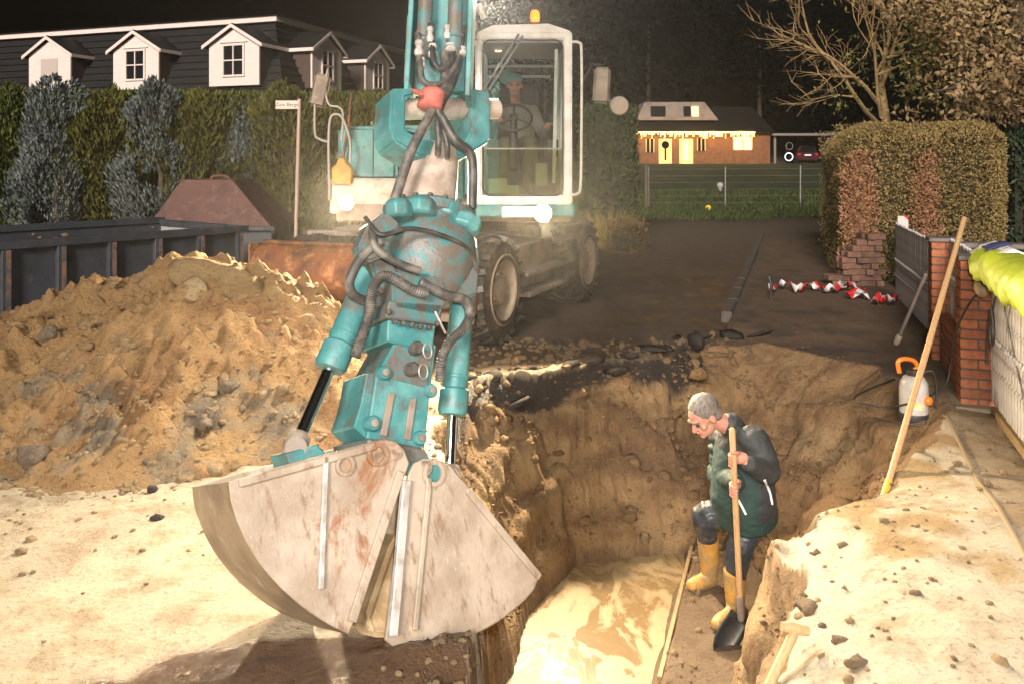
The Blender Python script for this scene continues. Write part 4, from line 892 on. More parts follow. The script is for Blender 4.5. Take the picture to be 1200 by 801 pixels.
mb = MB(); hcp = P(258, 211, 14.7); mb.tube(spl([hcp + Vector((-.16, 0, 0)), hcp + Vector((-.12, 0, .06)), hcp + Vector((0, 0, .075)), hcp + Vector((.12, 0, .055)), hcp + Vector((.17, 0, 0))], 5), .025, 8); mb.build('lifting_eye', RUST, hop, smooth=60)
# street name sign
SG = mat('sign_post_steel', (.48, .34, .27), rough=.45)
sp0 = P(345, 285, 12.6); sgn = thing('street_name_sign', 'thin street name post with a small white plate in front of the hedge', 'street sign', (sp0.x, sp0.y, 0))
pt = P(351, 116, 12.6); mb = MB(); mb.tube([(sp0.x, sp0.y, 0), pt], .028, 12); mb.build('post', SG, sgn, smooth=50)
mb = MB(); a = P(323, 123, 12.58); b_ = P(350, 123, 12.58); mb.box((a + b_) / 2, (abs(b_.x - a.x), .012, .125)); pl = mb.build('name_plate', mat('sign_white', (.72, .55, .46), rough=.5), sgn, bevel=.003)
text('Zum Berge', .075, (a + b_) / 2 + Vector((0, -.0075, 0)), (R(90), 0, 0), DARK, pl)

# ------------------------------------------------------------------ garden fence on the right
FU = Vector((.33, .944, 0)).normalized(); FN = Vector((FU.y, -FU.x, 0))           # along the fence, into the garden
FA = Vector((3.386, 6.45, 0))                                                      # street corner of the near pillar
FR = Matrix((FN, FU, Vector((0, 0, 1)))).transposed()
def FP(s_, n_, z): return FA + FU * s_ + FN * n_ + Vector((0, 0, z))
BRICK = mat('orange_clinker', (.40, .135, .060), (.30, .095, .045), 14, rough=.75, bump=.35, bscale=70, rnd=.22, dirt=(.16, .09, .06), dscale=9, dlo=.56, dhi=.8)
MORT = mat('grey_mortar', (.13, .11, .095), (.09, .075, .065), 20, rough=.95, bump=.4, bscale=60)
def brick_me(w_, d, h):
    mb = MB(); mb.box((0, 0, 0), (w_, d, h)); o = mb.build('brick', BRICK, None, bevel=.004); me = o.data; bpy.data.objects.remove(o); return me
BM = {k: brick_me(*k) for k in ((.115, .24, .062), (.24, .115, .062), (.115, .115, .062))}
def brick(key, c_, root, rz=0.0):
    o = bpy.data.objects.new('brick', BM[key]); col.objects.link(o); par(o, root)
    o.matrix_basis = Matrix.Translation(c_) @ (Matrix.Rotation(random.uniform(-.012, .012) + rz, 4, 'Z') @ FR.to_4x4()); return o
CO = .074
def pillar(s_, label, courses, cap):
    p0 = FP(s_, 0, 0); root = thing('brick_pillar', label, 'pillar', FP(s_ + .125, .125, -.02), 'garden fence pillars')
    mb = MB(); mb.box(FP(s_ + .125, .125, courses * CO / 2), (.226, .226, courses * CO - .01), FR); mb.build('mortar_core', MORT, root)
    for i in range(courses):
        z = .033 + i * CO
        for k in (0, 1):
            if i % 2 == 0: brick((.115, .24, .062), FP(s_ + .125, .0625 + k * .125, z), root)
            else: brick((.24, .115, .062), FP(s_ + .0625 + k * .125, .125, z), root)
    mb = MB(); mb.box(FP(s_ + .125, .125, courses * CO + .012), (.27 + cap, .27 + cap, .035), FR); mb.build('cap', mat('cap_stone', (.20, .17, .15), (.12, .1, .09), 9, rough=.8, bump=.4, bscale=40) if 'cap_stone' not in bpy.data.materials else bpy.data.materials['cap_stone'], root, bevel=.006)
    return root
pillar(0, 'near orange brick fence pillar beside the hi-vis jacket', 15, .0); pillar(1.63, 'far orange brick fence pillar with grey capping next to the open gate', 15, .02)
# plinth of the near pillar and low wall
FOOT = mat('concrete_foot', (.32, .25, .17), (.22, .16, .1), 9, rough=.85, bump=.4, bscale=40)
mb = MB(); mb.box(FP(.10, .13, .0), (.36, .42, .06), FR); props(mb.build('concrete_footing', FOOT, bevel=.008), 'flat concrete footing under the near brick pillar', 'footing')
lw = thing('low_brick_wall', 'low orange brick plinth wall between the two fence pillars', 'wall', FP(.9, .1, -.02))
mb = MB(); mb.box(FP(.94, .125, .20), (.105, 1.36, .40), FR); mb.build('mortar_core', MORT, lw)
for i in range(6):
    z = .033 + i * CO
    for k in range(6):
        s_ = .375 + k * .25 + (-.125 if i % 2 else 0)
        if s_ > 1.62: continue
        if s_ < .37: brick((.115, .115, .062), FP(s_ + .0625, .125, z), lw)
        else: brick((.115, .24, .062), FP(s_, .125, z), lw)
gwl = thing('garden_wall', 'low brick garden wall with grey coping running behind the far pillar', 'wall', FP(1.76, .9, -.02))
mb = MB(); mb.box(FP(1.755, .90, .5), (1.28, .105, 1.0), FR); mb.build('mortar_core', MORT, gwl)
for i in range(8, 14):
    for k in range(6):
        brick((.24, .115, .062), FP(1.755, .375 + k * .25 - (.1 if i % 2 else 0), .033 + i * CO), gwl)
mb = MB(); mb.box(FP(1.755, .90, 1.075), (1.32, .22, .045), FR); mb.build('coping', bpy.data.materials['cap_stone'], gwl, bevel=.008)
PICK = mat('weathered_white_picket', (.58, .56, .56), (.46, .44, .44), 9, rough=.6, dirt=(.20, .18, .17), dscale=9, dlo=.51, dhi=.64, bump=.25, bscale=40)
GALV = mat('galvanised_bar', (.30, .29, .28), (.2, .19, .18), 12, rough=.5, metal=.4)
def picket_me(h, w_=.068):
    mb = MB(); t = .016; n = 10
    prof = []
    for k in range(n + 1):
        z = h * k / n; wz = w_ / 2 * (1 + .22 * math.exp(-((z - h * .52) / .05) ** 2) - .12 * math.exp(-((z - h * .38) / .05) ** 2) - .12 * math.exp(-((z - h * .66) / .05) ** 2)); prof.append((wz, z))
    out = [(x, z) for x, z in prof] + [(0, h + .03)] + [(-x, z) for x, z in prof[::-1]]
    mb.prism([(-t / 2, x, z) for x, z in out], (t, 0, 0)); 
    mb.lathe([(.0, 0), (.020, .004), (.022, .010), (.010, .018), (.001, .02)], (-t / 2, 0, h * .52), (-1, 0, 0), 10)
    mb.lathe([(.0, 0), (.012, .004), (.013, .008), (.001, .012)], (-t / 2, 0, h * .30), (-1, 0, 0), 8)
    o = mb.build('picket', PICK, None, bevel=.002); me = o.data; bpy.data.objects.remove(o); return me
PM1 = picket_me(.92); PM2 = picket_me(.66)
def panel(s0_, s1_, n0, z0, h, me, label, swing=0.0, group='white picket panels'):
    root = thing('picket_panel', label, 'fence panel', FP((s0_ + s1_) / 2, n0, z0), group)
    d = FU if swing == 0 else (Matrix.Rotation(swing, 3, 'Z') @ FU); base = FP(s0_, n0, z0); ln = s1_ - s0_
    nrm = Vector((d.y, -d.x, 0)); rm = Matrix((nrm, d, Vector((0, 0, 1)))).transposed()
    k = int(ln / .083)
    for i in range(k):
        o = bpy.data.objects.new('picket', me); col.objects.link(o); par(o, root)
        o.matrix_basis = Matrix.Translation(base + d * (.05 + i * (ln - .1) / max(k - 1, 1)) + Vector((0, 0, random.uniform(-.004, .004)))) @ rm.to_4x4() @ Matrix.Rotation(random.uniform(-.012, .012), 4, 'X')
    for f in (.16, .84):
        mb = MB(); mb.box(base + d * (ln / 2) + nrm * .026 + Vector((0, 0, h * f)), (.03, ln, .045), rm); mb.build('rail', PICK, root, bevel=.003)
    return root
panel(-2.6, -.04, .21, .08, .92, PM1, 'near white picket panel with the hi-vis jacket over it')
panel(.30, 1.60, .16, .46, .66, PM2, 'narrow white picket panel on the low brick wall between the pillars')
panel(1.95, 4.9, .11, .12, .92, PM1, 'far white picket gate panel beyond the far pillar', R(2.5))
mb = MB(); mb.bar(FP(-2.6, .23, .03), FP(-.12, .23, .03), .09, .06); props(mb.build('kerb_board', WOODG, bevel=.006), 'pale board edging under the near picket panel', 'board')
_kp = [FP(-2.8 + i * .2, -.14, 0) for i in range(14)]; mb = MB(); mb.tube([Vector((p.x, p.y, gz(p.x, p.y) + .004)) for p in _kp], .013, 6); props(mb.build('kerb_stone_strip', mat('buried_kerb', (.24, .175, .10), rough=.9)), 'thin kerb strip in the sand parallel to the fence', 'kerb')
# red and white barrier board
rwm = bpy.data.materials.new('red_white_board'); rwm.use_nodes = True; nt = rwm.node_tree; b = nt.nodes['Principled BSDF']; b.inputs['Roughness'].default_value = .5
tc = nt.nodes.new('ShaderNodeTexCoord'); sx = nt.nodes.new('ShaderNodeSeparateXYZ'); nt.links.new(tc.outputs['Object'], sx.inputs[0])
m1 = nt.nodes.new('ShaderNodeMath'); m1.operation = 'MULTIPLY_ADD'; m1.inputs[1].default_value = 2.6; nt.links.new(sx.outputs[2], m1.inputs[0]); m2 = nt.nodes.new('ShaderNodeMath'); m2.operation = 'MULTIPLY'; m2.inputs[1].default_value = 2.2; nt.links.new(sx.outputs[0], m2.inputs[0]); nt.links.new(m2.outputs[0], m1.inputs[2])
fr = nt.nodes.new('ShaderNodeMath'); fr.operation = 'FRACT'; nt.links.new(m1.outputs[0], fr.inputs[0]); gt = nt.nodes.new('ShaderNodeMath'); gt.operation = 'GREATER_THAN'; gt.inputs[1].default_value = .72; nt.links.new(fr.outputs[0], gt.inputs[0])
nt.links.new(_mix(nt, (.66, .60, .58), (.62, .035, .025), gt.outputs[0]), b.inputs['Base Color'])
bb = thing('barrier_board', 'upright red and white barrier board at the end of the picket gate', 'barrier', P(1058, 345, 11.75))
mb = MB(); c_ = P(1058, 300, 11.75); mb.box(c_, (.145, .03, 1.10)); mb.build('board', rwm, bb, bevel=.006); mb = MB(); mb.box(P(1058, 346, 11.8) , (.25, .25, .03)); mb.build('foot', DARK, bb, bevel=.01)
# hi-vis jacket hung over the fence
HIV = mat('hi_vis_yellow', (.38, .45, .03), (.29, .36, .025), 7, rough=.55, bump=.35, bscale=18, dirt=(.45, .47, .12), dscale=6, dlo=.58, dhi=.8)
NAVY = mat('navy_lining', (.03, .035, .12), rough=.8); RWH = mat('pale_lining', (.70, .70, .72), rough=.7); REFL = mat('reflective_tape', (.75, .75, .80), rough=.25, metal=.3)
jk = thing('hi_vis_jacket', 'yellow hi-vis jacket slung over the near picket panel', 'jacket', FP(-.55, .1, .95))
def cloth(name, s_rng, prof, m, ns=26, th=.014, amp=.025, seed=0, edge=None):
    'cloth over the fence: prof = (offset across, z) from the street side over the top'
    ss = np.linspace(*s_rng, ns); pr = np.array(prof); V = []; t = np.linspace(0, 1, 22)
    cum = np.concatenate([[0], np.cumsum(np.hypot(*np.diff(pr, axis=0).T))]); cum /= cum[-1]
    for i, s_ in enumerate(ss):
        e = edge((s_ - s_rng[0]) / (s_rng[1] - s_rng[0])) if edge else 1.0
        for tt_ in t:
            q = 1 - (1 - tt_) * e
            n_ = np.interp(q, cum, pr[:, 0]); z = np.interp(q, cum, pr[:, 1])
            f = amp * float(fbm(s_ * 7 + seed, tt_ * 4.0, seed, 4, 600 + seed)) + .4 * amp * math.sin(s_ * 31 + tt_ * 5); V.append(FP(s_, n_ + .09 - abs(f) * 1.2, z + f * .5))
    k = len(t); Fc = [(i * k + j, i * k + j + 1, (i + 1) * k + j + 1, (i + 1) * k + j) for i in range(ns - 1) for j in range(k - 1)]
    mb = MB(); mb.add(V, Fc); o = mb.build(name, m, jk, smooth=80); md = o.modifiers.new('thick', 'SOLIDIFY'); md.thickness = th; return o
cloth('body', (-2.3, -.22), [(-.03, 1.02), (-.06, 1.08), (-.07, 1.13), (-.055, 1.18), (.0, 1.235), (.10, 1.26), (.19, 1.22), (.23, 1.12), (.20, .98)], HIV, ns=40, amp=.05, edge=lambda t: .80 + .20 * math.sin(math.pi * min(1, (1 - t) * .5 + .12)) - .38 * max(0, t - .86) / .14, seed=3)
cloth('collar', (-.95, -.25), [(-.05, 1.20), (.0, 1.255), (.10, 1.285), (.19, 1.24)], RWH, 16, .02, .02, 5)
cloth('lining', (-.72, -.52), [(-.03, 1.26), (.04, 1.295), (.12, 1.305)], NAVY, 8, .012, .01, 7)
cloth('reflective_band', (-1.5, -.05), [(.008, .80), (.008, .85)], REFL, 20, .004, .004, 3) if False else None
# cable over the panel and down to the ground
CAB = mat('black_cable', (.03, .028, .026), rough=.5)
mb = MB(); mb.tube(spl([FP(-.30, .15, .98), FP(-.10, .06, .82), FP(.02, -.03, .55), FP(.10, -.05, .30), FP(.06, -.10, .14), FP(-.1, -.32, .04), FP(-.25, -.55, .02), FP(-.12, -.75, .02), FP(.25, -.62, .02), FP(.62, -.40, .03)], 8), .008, 8)
props(mb.build('black_cable', CAB, smooth=60), 'black cable hanging down the near pillar to the sprayer', 'cable')
mb = MB(); mb.tube(spl([FP(-.9, .12, 1.02), FP(-.68, .11, .92), FP(-.58, .105, .72), FP(-.64, .10, .60), FP(-.72, .10, .70), FP(-.62, .10, .86), FP(-.50, .10, .62), FP(-.48, .10, .45)], 8), .008, 8)
props(mb.build('looped_cable', CAB, smooth=60), 'looped dark cable hanging on the near picket panel below the jacket', 'cable')
mb = MB(); c0 = FP(-.36, .08, .95); mb.lathe([(.02, -.09), (.045, -.07), (.05, .05), (.03, .09)], c0, (FU * .9 + Vector((0, 0, .2))), 10); props(mb.build('cable_plug', mat('muddy_plug', (.30, .22, .12), rough=.7), smooth=50), 'muddy brown plug lying on top of the near picket panel', 'plug')
# pump sprayer
sb = Vector((3.07, 6.52, 0)); sb.z = gz(sb.x, sb.y) + .005
spr = thing('pump_sprayer', 'grey and orange pump sprayer standing before the near brick pillar', 'sprayer', sb)
TANK = mat('milky_tank', (.50, .48, .45), (.42, .39, .35), 9, rough=.35); ORG = mat('orange_plastic', (.80, .22, .03), rough=.4)
mb = MB(); mb.lathe([(.08, 0), (.105, .01), (.11, .04), (.105, .06)], sb, (0, 0, 1), 24); mb.build('base', DARK, spr, smooth=40)
mb = MB(); mb.lathe([(.10, .05), (.103, .07), (.105, .24), (.098, .29), (.075, .33), (.045, .345)], sb, (0, 0, 1), 28); mb.build('tank', TANK, spr, smooth=40)
mb = MB(); mb.lathe([(.05, .335), (.055, .35), (.05, .385), (.03, .39)], sb, (0, 0, 1), 18); mb.build('pump_collar', DARK, spr, smooth=40)
mb = MB(); hz0 = sb + Vector((-.02, 0, .41)); mb.tube(spl([hz0 + Vector(q) for q in ((-.09, 0, -.05), (-.10, 0, .03), (-.05, 0, .055), (.02, 0, .04), (.05, 0, -.01), (.02, 0, -.03))], 5), .018, 10); mb.build('pump_handle', ORG, spr, smooth=50)
mb = MB(); mb.lathe([(.034, 0), (.036, .01), (.03, .03), (.02, .035)], sb + Vector((.06, -.085, .17)), (.5, -.85, .1), 16); mb.build('pressure_knob', ORG, spr, smooth=50)
mb = MB(); 
for k in range(8):
    a0 = R(215 + k * 9); a1 = R(215 + (k + 1) * 9); mb.add([sb + Vector((math.cos(a) * .1055, math.sin(a) * .1055, z)) for a, z in ((a0, .10), (a1, .10), (a1, .155), (a0, .155))], [(0, 1, 2, 3)])
mb.build('label_band', mat('label_yellow', (.75, .55, .05), (.6, .6, .58), 30, rough=.5), spr)
mb = MB(); mb.tube(spl([sb + Vector(q) for q in ((.04, -.02, .36), (.12, -.05, .38), (.15, -.05, .25), (.14, -.06, .12), (.17, -.1, .03), (.05, -.2, .015), (-.18, -.12, .015), (-.3, .02, .012))], 6), .008, 8); mb.build('hose', CAB, spr, smooth=60)
# leaning long-handled tool, iron bar
HAN = mat('pale_wooden_handle', (.50, .31, .155), (.40, .24, .11), 10, rough=.55, stretch=(8, 8, 1), bump=.1, bscale=40)
la = Vector((2.24, 5.16, 0)); la.z = gz(la.x, la.y) - .02; lb_ = P(1130, 256, 6.62)
lt = thing('long_handled_rake', 'long pale wooden tool handle leaning against the near brick pillar', 'tool', la)
mb = MB(); mb.tube([la, la.lerp(lb_, .5) + Vector((.0, 0, -.012)), lb_], [.019, .021, .020], 12); mb.build('handle', HAN, lt, smooth=50)
mb = MB(); d = (lb_ - la).normalized(); mb.lathe([(.024, -.02), (.026, .02), (.022, .16)], la, d, 12); mb.build('socket', mat('yellow_socket', (.60, .36, .05), rough=.5), lt, smooth=50)
mb = MB(); mb.box(la + Vector((.05, .03, .02)), (.16, .03, .05), .4); mb.build('head', GREYM, lt, bevel=.006)
ba = G(1051, 404); bb_ = P(1085, 322, 8.15); ib = thing('iron_bar', 'grey iron bar with a socket end leaning against the far pillar', 'bar', ba)
mb = MB(); mb.tube([ba + Vector((0, 0, .02)), bb_], .018, 10); mb.build('rod', GREYM, ib, smooth=50); mb = MB(); d = (bb_ - ba).normalized(); mb.lathe([(.03, -.02), (.034, 0), (.034, .08), (.02, .10)], ba + Vector((0, 0, .03)), d, 10); mb.build('socket', CONC, ib, smooth=40)
# spade handle by the right bank
ta = P(932, 737, 3.42); tb = P(897, 812, 3.30)
tg = thing('t_handled_spade', 'pale wooden t-handle of a spade leaning on the right bank', 'spade', tb + Vector((-.06, .1, -1.1)))
mb = MB(); mb.tube([ta, tb, tb + (tb - ta).normalized() * .55], [.019, .020, .021], 12); mb.build('shaft', HAN, tg, smooth=50)
mb = MB(); mb.tube([ta + Vector((-.055, 0, .012)), ta + Vector((-.02, 0, .008)), ta + Vector((.055, .01, -.012))], [.018, .023, .018], 12); mb.build('grip', HAN, tg, smooth=50)
mb = MB(); e_ = tb + (tb - ta).normalized() * .55; mb.bar(e_, e_ + (tb - ta).normalized() * .28, .18, .012, up=(0, -1, .3)); mb.build('blade', GREYM, tg, bevel=.004)
# barrier tape on the ground
tp = bpy.data.materials.new('barrier_tape'); tp.use_nodes = True; nt = tp.node_tree; b = nt.nodes['Principled BSDF']; b.inputs['Roughness'].default_value = .35
at = nt.nodes.new('ShaderNodeAttribute'); at.attribute_name = 'run'; sx = nt.nodes.new('ShaderNodeSeparateColor'); nt.links.new(at.outputs['Color'], sx.inputs[0])
fr = nt.nodes.new('ShaderNodeMath'); fr.operation = 'FRACT'; m1 = nt.nodes.new('ShaderNodeMath'); m1.operation = 'MULTIPLY'; m1.inputs[1].default_value = 1.0; nt.links.new(sx.outputs[0], m1.inputs[0]); nt.links.new(m1.outputs[0], fr.inputs[0])
gt = nt.nodes.new('ShaderNodeMath'); gt.operation = 'GREATER_THAN'; gt.inputs[1].default_value = .5; nt.links.new(fr.outputs[0], gt.inputs[0])
nt.links.new(_mix(nt, (.75, .70, .70), (.68, .03, .03), gt.outputs[0]), b.inputs['Base Color'])
def tape(pts, wd, label, seed):
    c_ = spl(pts, 6); V = []; Cc = []; run = 0
    for i, p in enumerate(c_):
        if i: run += (p - c_[i - 1]).length
        a = 1.2 * math.sin(i * .7 + seed) + .9 * float(fbm(np.array([i * .3]), np.array([seed]), 0, 2, 701)[0]); wv = Vector((0, math.cos(a), math.sin(a))) * wd / 2
        jz = abs(.05 * math.sin(i * .8 + seed)) 
        for k in (-1, 1): V.append(p + wv * k + Vector((0, 0, wd * .5 + jz))); Cc.append((run / .42 + (.12 * k), 0, 0, 1))
    n = len(c_); q = np.array([(2 * i, 2 * i + 1, 2 * i + 3, 2 * i + 2) for i in range(n - 1)])
    me = np_mesh('barrier_tape', np.array([tuple(v) for v in V]), q, np.array(Cc), attr='run', smooth=False); o = link_mesh('barrier_tape', me, tp); md = o.modifiers.new('t', 'SOLIDIFY'); md.thickness = .002
    return props(o, label, 'barrier tape', 'red and white barrier tape')
def gp(px, py): 
    p = G(px, py, .1); return Vector((p.x, p.y, gz(p.x, p.y)))
tape([gp(901, 346), gp(918, 340), gp(935, 345), gp(952, 341), gp(972, 346), gp(990, 341), gp(1000, 344), gp(1013, 350), gp(992, 352), gp(1018, 353)], .11, 'long crumpled red and white tape lying on the pavement', 1.0)
tape([gp(1021, 362), gp(1032, 357), gp(1045, 360), gp(1051, 357)], .11, 'short end of red and white tape near the barrier board', 4.0)
mb = MB(); a = gp(903, 352); mb.tube(spl([a, a + Vector((.0, -.03, .18)), a + Vector((-.02, 0, .30))], 4), .02, 8); props(mb.build('iron_stake', DARK, smooth=50), 'short dark iron stake holding the long barrier tape', 'stake')
# paving bricks stacked by the hedge
PAV = mat('old_paving_brick', (.17, .085, .055), (.11, .06, .045), 12, rough=.85, bump=.3, bscale=60, rnd=.3)
mbk = MB(); mbk.box((0, 0, 0), (.20, .10, .08)); tmp = mbk.build('brick', PAV, None, bevel=.006); BME = tmp.data; bpy.data.objects.remove(tmp)
pb0 = P(1002, 335, 12.1); pst = thing('paving_brick_stack', 'stepped stack of old red paving bricks in front of the clipped hedge', 'brick stack', (pb0.x, pb0.y, .1))
for lv in range(9):
    n_ = [5, 5, 4, 4, 4, 3, 3, 2, 2][lv]
    for i in range(n_):
        for j in range(2):
            o = bpy.data.objects.new('paving_brick', BME); col.objects.link(o); par(o, pst)
            o.matrix_basis = Matrix.Translation((pb0.x + .32 - i * .14 + random.uniform(-.02, .02) - .07 * (lv % 2), pb0.y + j * .14 + random.uniform(-.02, .02), .13 + lv * .083)) @ Matrix.Rotation((1.57 if (lv + i) % 3 == 0 else 0) + random.uniform(-.15, .15), 4, 'Z')
# kerb stones along the road
KST = mat('kerb_stone', (.09, .075, .06), (.06, .05, .04), 9, rough=.8, bump=.3, bscale=40)
mbk = MB(); mbk.box((0, 0, 0), (.12, .97, .26)); tmp = mbk.build('kerb', KST, None, bevel=.012, seg=2); KME = tmp.data; bpy.data.objects.remove(tmp)
kr = thing('kerb', 'row of grey kerb stones along the right edge of the road', 'kerb', (kerb_x(15), 15, 0)); kr['kind'] = 'structure'
for i in range(12):
    y = 10.3 + i * .95; o = bpy.data.objects.new('kerb_stone', KME); col.objects.link(o); par(o, kr)
    o.matrix_basis = Matrix.Translation((kerb_x(y) - .02, y, -.005)) @ Matrix.Rotation(-math.atan(.33) + random.uniform(-.01, .01), 4, 'Z')

# ------------------------------------------------------------------ foliage
def leaf_mat(name, c, c2, trans=.25):
    m = bpy.data.materials.new(name); m.use_nodes = True; nt = m.node_tree; b = nt.nodes['Principled BSDF']
    at = nt.nodes.new('ShaderNodeAttribute'); at.attribute_name = 'leaf'; sx = nt.nodes.new('ShaderNodeSeparateColor'); nt.links.new(at.outputs['Color'], sx.inputs[0])
    nt.links.new(_mix(nt, c, c2, sx.outputs[0]), b.inputs['Base Color']); b.inputs['Roughness'].default_value = .65; b.inputs['Specular IOR Level'].default_value = .25
    return m
def leaves(name, pos, dirs, ln, wd, m, parent, seed=0, mixv=None):
    'one small folded leaf (2 triangles) for every point'
    g = np.random.default_rng(seed + 5); n = len(pos); d = dirs / (np.linalg.norm(dirs, axis=1, keepdims=True) + 1e-9)
    r = g.normal(size=(n, 3)); s_ = np.cross(d, r); s_ /= np.linalg.norm(s_, axis=1, keepdims=True) + 1e-9; up = np.cross(s_, d)
    ln = (ln * g.uniform(.6, 1.3, n))[:, None]; wd = (wd * g.uniform(.7, 1.3, n))[:, None]
    a = pos; b_ = pos + d * ln * .5 + s_ * wd * .5 + up * wd * .2; c_ = pos + d * ln; e = pos + d * ln * .5 - s_ * wd * .5 + up * wd * .2
    co = np.stack([a, b_, c_, e], 1).reshape(-1, 3); q = np.arange(4 * n).reshape(n, 4)
    t = np.stack([q[:, [0, 1, 2]], q[:, [0, 2, 3]]], 1).reshape(-1, 3)
    cv = g.uniform(0, 1, n) if mixv is None else np.clip(mixv + g.normal(0, .2, n), 0, 1)
    cc = np.repeat(np.stack([cv, cv, cv, np.ones(n)], -1), 4, 0)
    me = np_mesh(name, co, t, cc, attr='leaf', smooth=False); o = link_mesh(name, me, m, parent); return o
BARK = mat('bark', (.10, .075, .05), (.06, .045, .03), 10, rough=.9, bump=.6, bscale=30)
def conifer(px, pytop, Y, wd, label, m, seed, n=14000, lean=0.0):
    c_ = P(px, pytop, Y); H_ = c_.z; root = thing('conifer', label, 'conifer', (c_.x, Y, 0), 'conifers of the left hedge')
    mb = MB(); mb.tube([(c_.x, Y, -.05), (c_.x + .03, Y, H_ * .5), (c_.x, Y, H_ * .9)], [.09, .06, .02], 8); mb.build('trunk', BARK, root, smooth=50)
    g = np.random.default_rng(seed); z = g.uniform(.02, 1, n) ** .85; th = g.uniform(0, 2 * np.pi, n)
    prof = np.where(z < .85, .80 + .20 * np.sin(z * 3.4), .86 * np.clip((1 - z) / .15, 0, 1) ** .45) * wd / 2
    lob = 1 + .62 * fbm(np.cos(th) * 1.5 + seed, np.sin(th) * 1.5, z * H_ * .9, 4, 800 + seed)
    rr = prof * lob * g.uniform(.70, 1.04, n)
    ztop = H_ * (1 + .10 * fbm(np.cos(th) * 2, np.sin(th) * 2 + seed, 0, 2, 820))
    pos = np.stack([c_.x + rr * np.cos(th) + lean * z, Y + rr * np.sin(th), z * ztop * .93], -1)
    kp = fbm(pos[:, 0] * 1.7, pos[:, 1] * 1.7, pos[:, 2] * 1.3, 3, 840 + seed) > (-.05 if m is BLU else -.45); pos = pos[kp]; th = th[kp]; n = len(pos)
    d = np.stack([np.cos(th) * .7, np.sin(th) * .7, np.full(n, 1.2)], -1) + g.normal(0, .35, (n, 3))
    mv = .5 + .5 * fbm(pos[:, 0] * 2.2, pos[:, 1] * 2.2, pos[:, 2] * 1.6, 3, 830 + seed)
    leaves('crown', pos, d, .12 if m is BLU else .15, .042 if m is BLU else .05, m, root, seed, mv)
BLU = leaf_mat('blue_grey_needles', (.060, .080, .074), (.20, .22, .21)); GRN = leaf_mat('olive_green_scales', (.035, .060, .012), (.12, .135, .026)); OLI = leaf_mat('yellow_green_scales', (.055, .062, .013), (.16, .145, .034))
cf = [(8, 92, 19.0, 1.6, 'dark green conifer at the left edge of the hedge', GRN), (66, 82, 18.6, 1.65, 'first big blue-grey conifer from the left in the hedge', BLU), (126, 96, 19.0, 1.75, 'olive conifer between the first two blue-grey conifers', OLI),
      (188, 92, 18.6, 1.6, 'second blue-grey conifer standing behind the hopper', BLU), (242, 94, 19.0, 1.8, 'olive conifer right of the second blue-grey conifer', OLI), (292, 96, 18.9, 1.2, 'slim patchy blue-grey conifer left of the street sign', BLU),
      (338, 90, 19.2, 1.8, 'olive conifer right behind the street sign', OLI), (392, 100, 20.2, 1.4, 'olive conifer behind the excavator hood', OLI), (440, 104, 20.6, 1.5, 'olive conifer behind the excavator stick', OLI), (500, 110, 21, 1.6, 'dark conifer hidden behind the clamshell yoke', GRN)]
for i, (px, py, Y, wd, lb, m) in enumerate(cf): conifer(px, py + (0 if m is BLU else 4), Y, wd, lb, m, 40 + i)
